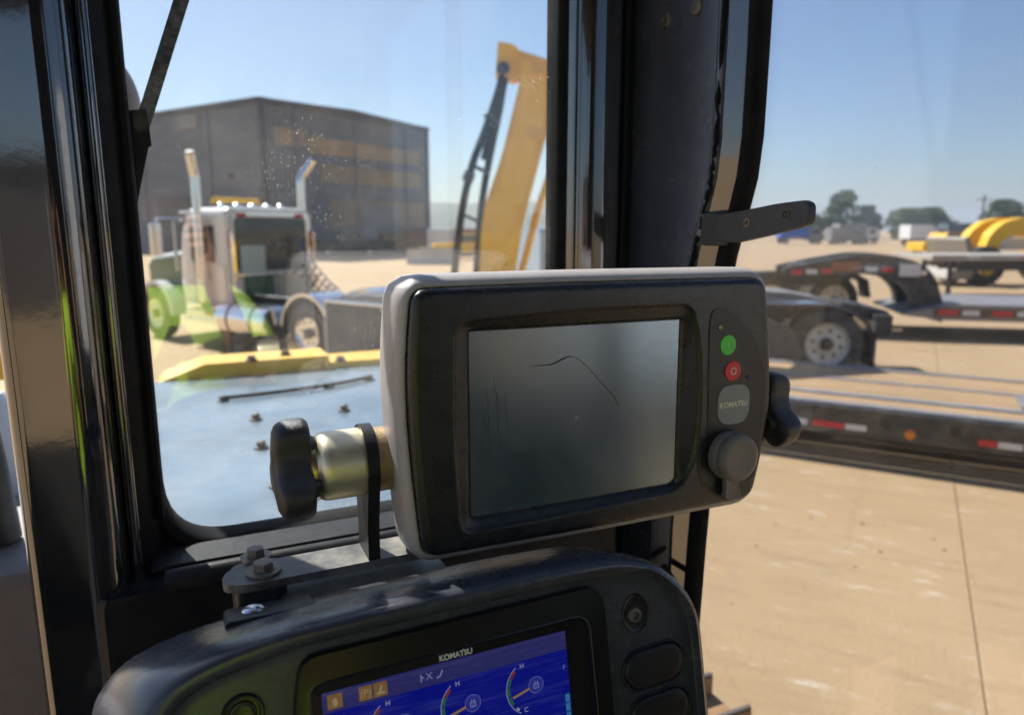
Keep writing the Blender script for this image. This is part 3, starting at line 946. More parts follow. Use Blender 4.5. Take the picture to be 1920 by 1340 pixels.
mb = MB(); add_text(mb, 'KOMATSU', .0075, (.1688, -.0063, .0092), width=.0345, bold=.00022, rot=R(0.5)); mb.box((.1772, -.0031, .0093), (.0009, .0016, .0003))
part('lettering', mb, LOGO, bd, smooth=False)
part('indicator', disc(MB(), (.1484, .0710), .0036, .0035, .0080, .0090), mat('indicator_olive', (.10, .095, .025), .4), mon)
mb = MB(); add_text(mb, 'OK', .0032, (.1484, .0710, .0091), bold=.0001); part('key_mark', mb, mat('indicator_glow', (.55, .48, .08), .4), mon, smooth=False)
part('light_sensor', disc(MB(), (.1857, .0194), .0026, .0026, .0080, .0089), mat('sensor_dark', (.02, .02, .025), .15), mon)
# round rubber socket cap with pull tab
mb = MB(); disc(mb, (.1560, -.0640), .0280, .0280, .0070, .0086, 56)
part('socket_rim', mb, PANEL_PL, mon)
mb = MB(); mb.lathe((.1640, -.0560, .008), (0, 0, 1), [(0, .0240), (.004, .0250), (.008, .0245), (.0100, .0232), (.0108, .0222), (.0125, .0238), (.0160, .0238), (.0190, .0225), (.0205, .0200), (.0208, .0168), (.0200, .0158), (.0200, .0001)], 56, False)
cp = part('socket_cap', mb, CAP_RUB, mon, 'round grey rubber cap over a socket', sharp=50)
tabp = roundpoly([(.1545, -.0740), (.1740, -.0740), (.1725, -.0850), (.1760, -.0965), (.1720, -.1010), (.1600, -.1012), (.1555, -.0970), (.1570, -.0850)], [.002, .002, .008, .004, .004, .004, .004, .008], 4)
TC_ = (.1650, -.0870); TP = polar(tabp, TC_, 70)
mb = MB(); mb.rings([z3(TP, .012), z3(grow(TP, TC_, .0006), .0135), z3(grow(TP, TC_, .0006), .0165), z3(grow(TP, TC_, -.0004), .0180), z3(grow(TP, TC_, -.0022), .0180), z3(grow(TP, TC_, -.0030), .0172)])
part('pull_tab', mb, CAP_RUB, cp, sharp=50)

# ================================================================== BRACKET WITH CLAMP KNOBS
br = thing('monitor_bracket', 'black steel bracket with gold clamp sleeve and star knobs carrying the monitor', 'bracket', (.09, .585, -.30), MACH)
AX = Vector((1, 0.02, .0)); AC = (.10, .585, -.1965)
# strap: a ring round the sleeve that narrows into a leg and folds into the base plate
mb = MB()
sp = roundpoly([(.553, -.197), (.557, -.178), (.572, -.166), (.590, -.164), (.606, -.170), (.616, -.186), (.616, -.204), (.609, -.226), (.604, -.252), (.604, -.286), (.566, -.286), (.566, -.252), (.561, -.226)], .008, 4)
mb.prism(sp, .1225, .1325, 'yz')
part('strap', mb, LEDGE, br, 'upright black strap round the sleeve')
bp_ = roundpoly([(.006, .583), (.008, .572), (.022, .565), (.175, .565), (.175, .604), (.030, .604), (.012, .598)], [.006, .010, .02, .004, .004, .02, .012], 5)
mb = MB(); mb.prism(bp_, -.2865, -.2795, 'xy')
part('base_plate', mb, BRACK, br, 'dusty flat base plate')
mb = MB(); mb.prism(roundpoly([(.05, .550), (.19, .553), (.19, .60), (.05, .60)], .003, 3), -.3010, -.2965, 'xy')
part('base_plate', mb, BRACK, br)
mb = MB(); mb.prism(roundpoly([(.014, .566), (.056, .566), (.056, .622), (.014, .622)], .012, 4), -.345, -.2867, 'xy')
part('spacer', mb, CHASSIS, br)
for (x, y, s) in ((.0385, .5830, .95), (.0350, .6120, .85)):
    mb = MB(); mb.lathe((x, y, -.2794), (0, 0, 1), [(0, .0150 * s), (.0022, .0150 * s), (.0026, .0100 * s), (.0030, .0100 * s)], 28)
    w = part('washer', mb, BOLT, br)
    mb = MB(); mb.lathe((x, y, -.2766), (0, 0, 1), [(0, .0090 * s), (.0052, .0090 * s), (.0062, .0078 * s), (.0065, .0030), (.0065, .0001)], 6, False)
    part('bolt_head', mb, BOLT, br, sharp=20)
mb = MB(); mb.lathe(AC, AX, [(-.0175, .0215), (-.0150, .0232), (-.0135, .0262), (-.0105, .0282), (-.0065, .0288), (.0215, .0290), (.0235, .0280), (.0243, .0262)], 48)
part('clamp_sleeve', mb, GOLD, br, 'gold zinc clamp sleeve')
mb = MB(); mb.lathe(AC, AX, [(-.0230, .0216), (-.0195, .0224), (-.0170, .0224), (-.0165, .0200)], 40)
part('sleeve_ring', mb, mat('brass_ring', (.50, .40, .17), .32, metal=1.0), br)
mb = MB(); mb.lathe(AC, AX, [(.0318, .0278), (.075, .0278)], 40)
part('pivot_rod', mb, TAN_ROD, br)
def knob(c, sign, name, label):
    # three-lobed clamp knob, axis along x
    mb = MB()
    n = 96
    def lobes(scale, x):
        pts = []
        for k in range(n):
            q = 2 * math.pi * k / n
            r = .0335 + .0100 * math.tanh(1.8 * math.cos(3 * (q - R(94)))) / .947
            r = r * scale
            pts.append((c[0] + sign * x, c[1] + r * math.cos(q), c[2] + r * math.sin(q)))
        return pts
    mb.rings([lobes(.60, -.002), lobes(.66, .003), lobes(.93, .004), lobes(.985, .0065), lobes(1.0, .010), lobes(.99, .020), lobes(.96, .026), lobes(.90, .0295), lobes(.78, .0318), lobes(.45, .0335), lobes(.15, .0340)])
    return part(name, mb, KNOB_PL, br, label, sharp=50)
knob((.0835, .585, -.1965), -1, 'clamp_knob', 'black lobed knob left of the monitor')
mb = MB(); mb.lathe(AC, AX, [(-.030, .0205), (-.0228, .0205)], 32)
part('knob_neck', mb, KNOB_PL, br)
knob((.534, .556, -.190), 1, 'clamp_knob', 'black lobed knob right of the monitor')
mb = MB(); mb.lathe((.510, .558, -.190), (1, 0, 0), [(0, .016), (.026, .016)], 32)
part('knob_neck', mb, KNOB_PL, br)

# ================================================================== LOWER INSTRUMENT CONSOLE
con = thing('instrument_console', 'black rounded instrument console with lit blue gauge screen below the monitor', 'console', (-.12, -.16, -.05), CON)
lip = roundpoly([(-.3400, -.165), (-.3560, -.02), (-.3540, .006), (-.3350, .034), (-.3030, .0455), (-.262, .0515), (-.182, .0540), (-.048, .0540), (.010, .0520), (.046, .0400), (.068, .0200), (.0815, .0), (.0862, -.020), (.0860, -.165)],
                [.01, .05, .02, .02, .02, .03, .03, .03, .03, .025, .02, .02, .03, .01], 6)
CC = (-.13, -.055)
LP = polar(lip, CC, 300)
def sidebulge(ring, dl, dt):
    out = []
    for x, y in ring:
        wl = max(0, min(1, (-.24 - x) / .10)); wt = max(0, min(1, (y + .02) / .05))
        out.append((x - dl * wl * wl * (3 - 2 * wl), y + dt * wt))
    return out
face = roundpoly([(-.322, -.158), (-.335, -.02), (-.330, .018), (-.304, .0290), (-.254, .0370), (-.226, .0385), (-.063, .0390), (-.013, .0375), (.035, .0330), (.060, .0130), (.0735, -.008), (.0780, -.030), (.0780, -.158)],
                 [.01, .04, .02, .03, .03, .03, .04, .03, .02, .02, .02, .03, .01], 6)
FC = polar(face, CC, 300)
mb = MB()
mb.rings([z3(sidebulge(LP, .030, -.014), -.110), z3(sidebulge(LP, .032, -.008), -.085), z3(sidebulge(LP, .028, -.004), -.055), z3(sidebulge(LP, .016, .0), -.022), z3(sidebulge(LP, .008, .0), -.008), z3(sidebulge(LP, .003, -.001), .001),
          z3(grow(LP, CC, -.0025), .0062), z3(grow(LP, CC, -.0065), .0082), z3(grow(FC, CC, .003), .0070), z3(grow(FC, CC, .0), .0022), z3(grow(FC, CC, -.002), .0006), z3(grow(FC, CC, -.01), .0)])
CONSH = mat('console_shell_plastic', (.050, .053, .068), .24, ior=1.55, bump=.04, bscale=700, dust=.16, dcol=(.20, .19, .19), dscale=22)
part('shell', mb, CONSH, con, 'black dusty outer shell with a rounded lip', sharp=50)
# screen sub-panel: glossy black surround with a recessed lit screen
sp_ = roundpoly([(-.2560, -.150), (-.2580, -.01), (-.2500, .0300), (-.0180, .0330), (-.0075, .020), (-.0090, -.150)], [.003, .02, .012, .010, .012, .003], 5)
SPC = (-.135, -.05); SPN = polar(sp_, SPC, 200)
fr = roundpoly([(-.2440, -.148), (-.2445, .0080), (-.2330, .0098), (-.0330, .0098), (-.0258, .0040), (-.0248, -.148)], [.003, .012, .006, .008, .006, .003], 5)
FRN = polar(fr, SPC, 200)
sr = [(-.2372, -.125), (-.2372, .0012), (-.0455, .0012), (-.0455, -.125)]
SRN = polar(sr, SPC, 200)
mb = MB(); mb.rings([z3(grow(SPN, SPC, .0006), -.002), z3(SPN, .0040), z3(grow(SPN, SPC, -.0012), .0056), z3(grow(FRN, SPC, .0022), .0056), z3(grow(FRN, SPC, .0012), .0062), z3(grow(FRN, SPC, .0004), .0058), z3(grow(FRN, SPC, -.0012), .0026), z3(SRN, .0014), z3(grow(SRN, SPC, -.01), .0006)])
part('screen_frame', mb, mat('piano_black', (.010, .010, .010), .22, spec=.6, rvar=.05), con, sharp=40)

def lcd_material():
    m = bpy.data.materials.new('lit_blue_lcd'); m.use_nodes = True
    nt = m.node_tree; N, L = nt.nodes, nt.links
    b = N['Principled BSDF']
    b.inputs['Roughness'].default_value = .12
    b.inputs['Base Color'].default_value = (.004, .006, .03, 1)
    tc = N.new('ShaderNodeTexCoord')
    sep = N.new('ShaderNodeSeparateXYZ'); L.new(tc.outputs['Object'], sep.inputs[0])
    # printed picture: paler status band along the top edge
    gt = N.new('ShaderNodeMath'); gt.operation = 'GREATER_THAN'; gt.inputs[1].default_value = -.0128 + .16
    L.new(sep.outputs['Y'], gt.inputs[0])
    mx = N.new('ShaderNodeMix'); mx.data_type = 'RGBA'
    mx.inputs['A'].default_value = (.004, .010, .42, 1); mx.inputs['B'].default_value = (.050, .050, .26, 1)
    L.new(gt.outputs[0], mx.inputs['Factor'])
    n = N.new('ShaderNodeTexNoise'); n.inputs['Scale'].default_value = 30; n.inputs['Detail'].default_value = 6
    mp = N.new('ShaderNodeMapping'); mp.inputs['Scale'].default_value = (.6, 10, 1); mp.inputs['Rotation'].default_value = (0, 0, R(8))
    L.new(tc.outputs['Object'], mp.inputs[0]); L.new(mp.outputs[0], n.inputs['Vector'])
    r = N.new('ShaderNodeMapRange'); r.inputs['From Min'].default_value = .52; r.inputs['From Max'].default_value = .75; r.inputs['To Max'].default_value = .06
    L.new(n.outputs[0], r.inputs[0])
    r.inputs['To Max'].default_value = .13
    m2 = N.new('ShaderNodeMix'); m2.data_type = 'RGBA'; m2.inputs['A'].default_value = (.004, .006, .03, 1); m2.inputs['B'].default_value = (.6, .6, .6, 1)
    L.new(r.outputs[0], m2.inputs['Factor']); L.new(m2.outputs['Result'], b.inputs['Base Color'])
    L.new(mx.outputs['Result'], b.inputs['Emission Color'])
    b.inputs['Emission Strength'].default_value = .17
    return m
mb = MB(); mb.box((-.1415, -.062, .0011), (.192, .127, .002))
ls = part('screen', mb, lcd_material(), con, 'lit blue gauge screen', smooth=False)
def lit(name, c, s): return mat(name, (.01, .01, .01), .3, emit=c, estr=s)
L_WHITE = lit('lcd_white', (.42, .46, .62), .24); L_RED = lit('lcd_red', (.45, .06, .06), .12); L_GRN = lit('lcd_green', (.03, .22, .12), .16)
L_ORG = lit('lcd_orange', (.50, .27, .09), .13); L_TAN = lit('lcd_tan', (.45, .28, .10), .2); L_CYAN = lit('lcd_cyan', (.05, .30, .55), .2); L_NAVY = lit('lcd_navy', (.02, .03, .30), .3); L_DIM = lit('lcd_dim', (.16, .17, .36), .4)
ZS = .00225
def arcband(c, r0, r1, a0, a1, z, n=14):
    mb = MB(); vs = []
    for k in range(n + 1):
        q = R(a0 + (a1 - a0) * k / n)
        vs += [(c[0] + r0 * math.cos(q), c[1] + r0 * math.sin(q), z), (c[0] + r1 * math.cos(q), c[1] + r1 * math.sin(q), z)]
    mb.add(vs, [(2 * k, 2 * k + 1, 2 * k + 3, 2 * k + 2) for k in range(n)])
    return mb
def flat(mbx, m, nm): return part(nm, mbx, m, ls, smooth=False)
def capsule(mb, p, q, w, z):
    p, q = Vector((*p, z)), Vector((*q, z)); t = (q - p).normalized(); nn = Vector((-t.y, t.x, 0)) * w
    mb.quad(p + nn, p - nn, q - nn, q + nn); return mb
for gi in range(3):
    gx = -.0795 - .0532 * gi; gy = -.0340
    flat(arcband((gx, gy), .0204, .0209, 124, 242, ZS, 24), L_WHITE, 'gauge_arc')
    flat(arcband((gx, gy), .0176, .0200, 130, 149, ZS), L_RED, 'gauge_band')
    flat(arcband((gx, gy), .0176, .0200, 150, 168, ZS), L_GRN, 'gauge_band')
    flat(arcband((gx, gy), .0176, .0200, 170, 190, ZS), L_GRN, 'gauge_band')
    flat(arcband((gx, gy), .0176, .0200, 192, 214, ZS), L_GRN, 'gauge_band')
    flat(arcband((gx, gy), .0182, .0200, 226, 234, ZS), L_WHITE, 'gauge_tick')
    ic = (gx + .0045, gy + .0002)
    flat(disc(MB(), ic, .0062, .0062, ZS - .0003, ZS + .0002, 28, bevel=.0001), L_NAVY, 'gauge_hub')
    mb = MB(); mb.rings([[(p[0], p[1], ZS + .0003) for p in ring(ic, .0064, 0)], [(p[0], p[1], ZS + .0003) for p in ring(ic, .0061, 0)]], False, False)
    flat(mb, L_DIM, 'gauge_hub_ring')
    mb = MB()
    for (x0, y0, x1, y1) in ((-.002, -.0025, .002, -.0025), (-.002, -.0025, -.002, .001), (.002, -.0025, .002, .001), (-.002, .001, .002, .001), (-.0008, .001, -.0008, .003), (.0012, .001, .0012, .003), (-.0008, -.001, .0008, -.0002)):
        capsule(mb, (ic[0] + x0, ic[1] + y0), (ic[0] + x1, ic[1] + y1), .00022, ZS + .0004)
    flat(mb, L_WHITE, 'gauge_icon')
    mb = MB(); capsule(mb, (gx - .0160, gy - .0050), (ic[0] - .0058, ic[1] - .0014), .0009, ZS + .0005)
    flat(mb, L_TAN, 'gauge_needle')
    mb = MB(); add_text(mb, 'H', .0052, (gx - .0062, gy + .0172, ZS + .0001)); flat(mb, L_WHITE, 'gauge_letter')
    mb = MB(); add_text(mb, 'C', .0052, (gx - .0055, gy - .0168, ZS + .0001)); flat(mb, L_WHITE, 'gauge_letter')
for k, (x0, x1) in enumerate(((-.2340, -.2235), (-.2120, -.2025), (-.2015, -.1915))):
    mb = MB(); mb.quad((x0, -.0105, ZS), (x1, -.0105, ZS), (x1, -.0004, ZS), (x0, -.0004, ZS)); flat(mb, L_ORG, 'status_icon')
    xm = (x0 + x1) / 2
    if k == 0:
        mb = MB(); disc(mb, (xm, -.0062), .0019, .0030, ZS, ZS + .0003, 20, bevel=.0001)
    elif k == 1:
        mb = MB(); add_text(mb, '(P)', .0072, (xm, -.0055, ZS + .0002))
    else:
        mb = MB(); capsule(mb, (xm - .0028, -.0080), (xm + .003, -.0080), .0008, ZS + .0002); capsule(mb, (xm - .001, -.0080), (xm + .0012, -.003), .0008, ZS + .0002)
    flat(mb, lit('lcd_cream', (.50, .40, .22), .2), 'status_mark')
mb = MB(); add_text(mb, 'X', .0075, (-.1600, -.0058, ZS)); capsule(mb, (-.1662, -.0085), (-.1662, -.003), .0005, ZS); capsule(mb, (-.1662, -.0055), (-.1640, -.0055), .0005, ZS)
capsule(mb, (-.1545, -.0085), (-.1515, -.0075), .0006, ZS); capsule(mb, (-.1515, -.0075), (-.1495, -.0035), .0006, ZS)
flat(mb, L_DIM, 'status_mark')
mb = MB(); add_text(mb, 'F', .0050, (-.0492, -.0270, ZS)); flat(mb, L_DIM, 'gauge_letter')
for k in range(7):
    mb = MB(); y0 = -.048 - k * .0072; mb.quad((-.0505, y0 - .0062, ZS), (-.0465, y0 - .0062, ZS), (-.0465, y0, ZS), (-.0505, y0, ZS)); flat(mb, L_CYAN, 'fuel_bar')
mb = MB(); add_text(mb, 'KOMATSU', .0058, (-.1385, .0052, .0034), width=.0262, bold=.00022); mb.box((-.1323, .0080, .0035), (.0007, .0012, .0003))
part('lettering', mb, mat('logo_white', (.88, .88, .80), .5), con, smooth=False)
# keys, screw and socket on the face
def pill(c, w, h, rot, z0, z1):
    r = h / 2; pts = []
    for s in (1, -1):
        for k in range(13):
            q = R(-90 + 180 * k / 12) + (0 if s == 1 else math.pi)
            pts.append((s * (w / 2 - r) + r * math.cos(q), r * math.sin(q)))
    ca, sa = math.cos(rot), math.sin(rot)
    pts = [(c[0] + x * ca - y * sa, c[1] + x * sa + y * ca) for x, y in pts]
    return pts
KEY = mat('soft_black_key', (.010, .011, .014), .42, bump=.08, bscale=900)
for c in ((.0368, -.0472), (.0385, -.0865), (.0395, -.126)):
    P0 = polar(pill(c, .0625, .0345, R(2), 0, 0), c, 80)
    mb = MB(); mb.rings([z3(grow(P0, c, .0012), .0), z3(grow(P0, c, .0010), .0013), z3(grow(P0, c, .0002), .0017), z3(grow(P0, c, -.0008), .0012), z3(grow(P0, c, -.0014), .0004), z3(grow(P0, c, -.0022), .0022), z3(grow(P0, c, -.0040), .0030), z3(grow(P0, c, -.0090), .0032)])
    part('key', mb, KEY, con, sharp=50)
sc = (.0232, .0002)
P0 = polar([(sc[0] + .0118 * math.cos(q), sc[1] + .0150 * math.sin(q)) for q in [2 * math.pi * k / 48 for k in range(48)]], sc, 60)
mb = MB(); mb.rings([z3(grow(P0, sc, .0014), .0002), z3(grow(P0, sc, .0008), .0012), z3(P0, .0010), z3(grow(P0, sc, -.001), .0004), z3(grow(P0, sc, -.006), .0003)])
part('screw_well', mb, PHONE, con, sharp=50)
mb = MB(); mb.lathe((.0212, -.0008, -.003), (0, 0, 1), [(0, .0068), (.0050, .0066), (.0062, .0056), (.0064, .0036), (.0042, .0032), (.0042, .0001)], 28, False)
part('screw', mb, BOLT, con, sharp=40)
sk = (-.2885, .0010)
mb = MB(); mb.lathe((*sk, 0), (0, 0, 1), [(0, .0140), (.0022, .0138), (.0032, .0128), (.0030, .0112), (.0005, .0104), (.0004, .0090), (.0022, .0086), (.0026, .0070), (.0006, .0062), (.0004, .0050), (.0004, .0001)], 44, False)
part('socket', mb, mat('socket_black', (.014, .014, .012), .25, spec=.6), con, 'round socket left of the lit screen', sharp=40)
# dome rivet and dirt plate on top
mb = MB(); mb.box((-.262, .0445, -.066), (.066, .010, .036), .003)
part('top_plate', mb, LEDGE, con)
mb = MB(); mb.lathe((-.274, .0497, -.066), (0, 1, 0), [(0, .0085), (.0012, .0082), (.0030, .0060), (.0038, .003), (.0040, .0002)], 24)
part('rivet', mb, mat('bright_rivet', (.55, .56, .60), .25, metal=1.0), con, sharp=60)

# ================================================================== YARD: helpers for vehicles
def wheel(parent, c, axis, r, w, rimr, face=1, rim_mat=None, name='wheel'):
    """tyre with rounded shoulders and grooves; dished rim with hand holes and hub on the outer face (+axis)"""
    ax = Vector(axis).normalized()
    c = Vector(c)
    mb = MB()
    h = w / 2
    mb.lathe(c, ax, [(-h * .8, rimr * .98), (-h, rimr * 1.15), (-h, r * .86), (-h * .85, r * .97), (-h * .55, r), (-h * .5, r * .98), (-h * .42, r * .98), (-h * .38, r), (-.04 * h, r), (0, r * .98), (.04 * h, r), (h * .38, r), (h * .42, r * .98), (h * .5, r * .98), (h * .55, r), (h * .85, r * .97), (h, r * .86), (h, rimr * 1.15), (h * .8, rimr * .98)], 40, False)
    t = part(name, mb, TYRE, parent, sharp=30)
    mb = MB()
    mb.lathe(c, ax, [(-h * .4, rimr * .5), (h * .5, rimr * .80), (h * .82, rimr * .93), (h * .95, rimr), (h * .86, rimr * .95), (h * .66, rimr * .84), (h * .60, rimr * .62), (h * .64, rimr * .42), (h * .64, .001)], 32)
    part('rim', mb, rim_mat or RIM, t, sharp=30)
    mb = MB(); mb.lathe(c + ax * h * .60, ax, [(0, rimr * .30), (h * .42, rimr * .28), (h * .55, rimr * .20), (h * .56, .001)], 20)
    part('hub', mb, HUB, t, sharp=30)
    up = Vector((0, 0, 1)); sd = ax.cross(up).normalized()
    mb = MB()
    for k in range(8):
        q = 2 * math.pi * k / 8 + .2
        p = c + ax * (h * .61) + (sd * math.cos(q) + up * math.sin(q)) * rimr * .64
        mb.lathe(p, ax, [(0, rimr * .085), (h * .03, rimr * .085)], 10)
    part('hand_hole', mb, CHASSIS, t)
    return t


def box_part(name, c, s, m, parent, bev=.01, label=None, rot=None):
    mb = MB(); mb.box(c, s, bev, rot)
    return part(name, mb, m, parent, label)

# ------------------------------------------------------------------ warehouse
WH = frame_at((-18.95, 56.0, 0), math.degrees(math.atan2(.84, .54)))     # local x along the right wall, y along the left wall
wh = thing('warehouse', 'big dark metal warehouse with tan streaked bands behind the truck', 'building', (8, 8, 0), WH)
LW, LL, HT = 19.4, 34.0, 11.9
mb = MB(); mb.box((LW / 2, LL / 2, HT / 2 - .1), (LW, LL, HT - .2))
part('wall', mb, SIDING, wh, smooth=False)
# ribbed siding sheets: left wall (x = 0 face) and right wall (y = 0 face)
def ribbed(x0, x1, n, z0, z1, along, off, m, nm):
    mb = MB(); vs, fs = [], []
    pts = []
    for i in range(n):
        a = x0 + (x1 - x0) * i / n; d = (x1 - x0) / n
        pts += [(a, 0), (a + d * .62, 0), (a + d * .70, .06), (a + d * .92, .06)]
    pts.append((x1, 0))
    for (p, q) in pts:
        for z in (z0, z1):
            vs.append((p, -off - q, z) if along == 'x' else (-off - q, p, z))
    for i in range(len(pts) - 1): fs.append((2 * i, 2 * i + 2, 2 * i + 3, 2 * i + 1))
    mb.add(vs, fs)
    return part(nm, mb, m, wh, smooth=False)
ribbed(0.15, LL, 60, .1, HT - .35, 'y', .02, SIDING, 'siding_sheet')
ribbed(.15, LW - .15, 40, .1, HT - .35, 'x', .02, SIDING, 'siding_sheet')
for (a, b, z0, z1) in ((4.4, 18.4, 8.2, 9.5), (5.6, 18.4, 6.0, 7.4), (.9, 4.2, 8.6, 9.9), (6.5, 18.7, 2.3, 4.6)):
    nn = int((b - a) * 2.1)
    ribbed(a, b, nn, z0, z1, 'x', .055, TAN_BAND, 'tan_band')  # tan bands laid over the ribbed wall
mb = MB(); mb.box((LW / 2, -.12, HT - .2), (LW + .5, .25, .4)); mb2 = MB(); mb2.box((-.12, LL / 2 + .15, HT - .2), (.25, LL, .4))
part('roof_trim', mb, TRIM_D, wh, smooth=False); part('roof_trim', mb2, TRIM_D, wh, smooth=False)
for (x, y) in ((-.10, -.10), (LW + .05, -.08)):
    mb = MB(); mb.box((x, y, HT / 2 - .1), (.28, .28, HT - .5)); part('corner_trim', mb, TRIM_D, wh, smooth=False)
mb = MB(); mb.prism([(-.3, HT), (LW + .3, HT), (LW / 2, HT + .35)], .0, LL, 'xz'); part('roof', mb, TRIM_D, wh, smooth=False)
mb = MB(); mb.box((-.14, 9.0, HT - 1.1), (.12, 2.6, 1.2), .05); part('wall_sign', mb, mat('faded_sign', (.22, .20, .19), .6), wh)
mb = MB(); mb.box((-.15, 4.0, 6.3), (.3, .5, .5), .1); part('wall_lamp', mb, TRIM_D, wh)
for x in (3.0, 9.6, 16.2):
    mb = MB(); mb.tube([(x, -.16, .1), (x, -.16, HT - .4)], .09, 8); part('downpipe', mb, SIDING, wh)
for y in (6.5, 16.0):
    mb = MB(); mb.tube([(-.16, y, .1), (-.16, y, HT - .4)], .09, 8); part('downpipe', mb, SIDING, wh)
mb = MB(); mb.box((2.2, -.10, 1.1), (1.1, .14, 2.2), .02); part('door', mb, mat('grey_door', (.30, .31, .33), .5), wh)
mb = MB(); mb.box((12.5, -.10, 2.2), (4.6, .12, 4.2), .02); part('roller_door', mb, mat('roller_grey', (.20, .21, .23), .5), wh)
for k in range(3):
    mb = MB(); mb.box((4.0 + k * 5.2, 4.0, HT + .45), (.7, .7, .5), .05); part('roof_vent', mb, RAIL, wh)
mb = MB(); mb.box((-.10, 12.0, 2.4), (.12, 5.0, 4.8), .03); part('roller_door', mb, TRIM_D, wh)

# ------------------------------------------------------------------ semi tractor on the left
TR = frame_at((-5.1, 12.8, 0), 143.13)         # x forward, y to its left
tk = thing('semi_truck', 'silver semi tractor with twin chrome stacks parked before the warehouse', 'truck', (0, -.95, 0), TR)
def cabprof(ix, z0, z1, r=.22):
    return roundpoly([(-1.9 + ix, z0), (-ix, z0), (-ix, z1), (-1.9 + ix, z1)], [.04, .04, r, r], 6)
mb = MB(); mb.rings([[(x, p[0], p[1]) for p in cabprof(ix, .78, 2.58 - dz)] for x, ix, dz in ((0, .06, .05), (.03, .02, .015), (.08, 0, 0), (1.25, 0, 0), (1.55, .05, .35), (1.75, .10, .85))])
cabp = part('cab', mb, SILVER, tk, 'silver day cab with rounded roof')
mb = MB(); mb.rings([[(x, p[0], p[1]) for p in roundpoly([(-1.72, 1.42), (-.18, 1.42), (-.18, 2.40), (-1.72, 2.40)], .12, 5)] for x in (-.012, .01)])
part('rear_window', mb, DARKGL, cabp)
mb = MB()
mb.rings([[(-.02, p[0], p[1]) for p in roundpoly([(-1.80, .95), (-.10, .95), (-.10, 2.50), (-1.80, 2.50)], .16, 5)], [(-.02, p[0], p[1]) for p in roundpoly([(-1.73, 1.02), (-.17, 1.02), (-.17, 2.42), (-1.73, 2.42)], .13, 5)],
          [(.01, p[0], p[1]) for p in roundpoly([(-1.73, 1.02), (-.17, 1.02), (-.17, 2.42), (-1.73, 2.42)], .13, 5)]], False, False)
part('window_surround', mb, CHROME, cabp)
box_part('cab_panel', (-.03, -1.38, 1.12), (.05, .72, .52), mat('cream_box', (.62, .55, .40), .5), cabp, .02)
box_part('cab_panel', (-.035, -.62, 1.10), (.05, .62, .50), GREEN_REFL, cabp, .02)  # green patch stands in for the shirt's reflection in the glass
box_part('cab_panel', (-.05, -.50, 1.62), (.05, .50, .55), mat('pale_teal', (.42, .52, .50), .4), cabp, .02)
mb = MB(); mb.rings([[(x, p[0], p[1]) for p in roundpoly([(a0, 1.48), (a1, 1.48), (a1, 2.30), (a0, 2.30)], .06, 4)] for x, a0, a1 in ((.35, .008, .012), (1.15, .008, .012))])
mb = MB(); mb.box((.75, .004, 1.92), (.80, .03, .66), .03); part('side_window', mb, DARKGL, cabp)
mb = MB(); mb.box((.62, .01, 1.2), (1.10, .02, .7), .02); part('door', mb, SILVER, cabp)
for k in range(5):
    mb = MB(); mb.lathe((.55 + .0, -.3 - k * .32, 2.58), (0, 0, 1), [(0, .07), (.06, .06), (.09, .02)], 12); part('roof_lamp', mb, CHROME, cabp)
for y in (-.32, -1.58):
    mb = MB(); mb.box((.0, y, 2.44), (.06, .22, .07), .02); part('marker_lamp', mb, REDL, cabp)
for y in (-.09, -1.81):
    mb = MB(); mb.box((-.01, y, 2.0), (.06, .06, .32), .02); part('marker_lamp', mb, REDL, cabp)
mb = MB(); mb.tube([(.9, -.35, 2.66), (.9, -.35, 2.73), (.9, -1.3, 2.73), (.9, -1.3, 2.66)], .045, 8); part('light_bar', mb, YELLOW2, tk)
mb = MB(); mb.box((1.35, -.95, 2.50), (.35, 1.9, .05), .02); part('sun_visor', mb, CHROME, tk)
# exhaust stacks with angled tips
for (y, s, oy, tz) in ((.14, 1, .13, 3.50), (-2.12, -1, .24, 3.56)):
    mb = MB(); mb.tube([(.6, y, .75), (.6, y, 3.10), (.60, y + s * .01, tz - .36), (.57, y + s * oy * .4, tz - .22), (.48, y + s * oy, tz)], [.078, .078, .078, .078, .078], 16)
    st = part('exhaust_stack', mb, CHROME, tk, 'tall chrome stack with a bent tip')
    mb = MB(); mb.tube([(.4795, y + s * oy, tz - .002), (.468, y + s * oy * 1.08, tz + .026)], [.071, .071], 16); part('stack_mouth', mb, CHASSIS, st)
    mb = MB(); mb.tube([(.6, y, 1.25), (.6, y, 2.35)], .098, 16); part('heat_shield', mb, CHROME, st)
mb = MB(); mb.tube([(.6, .14, .85), (.5, .14, .70), (.1, .15, .66), (-.1, -.1, .66)], .08, 12); part('exhaust_elbow', mb, TAN_ROD, tk)
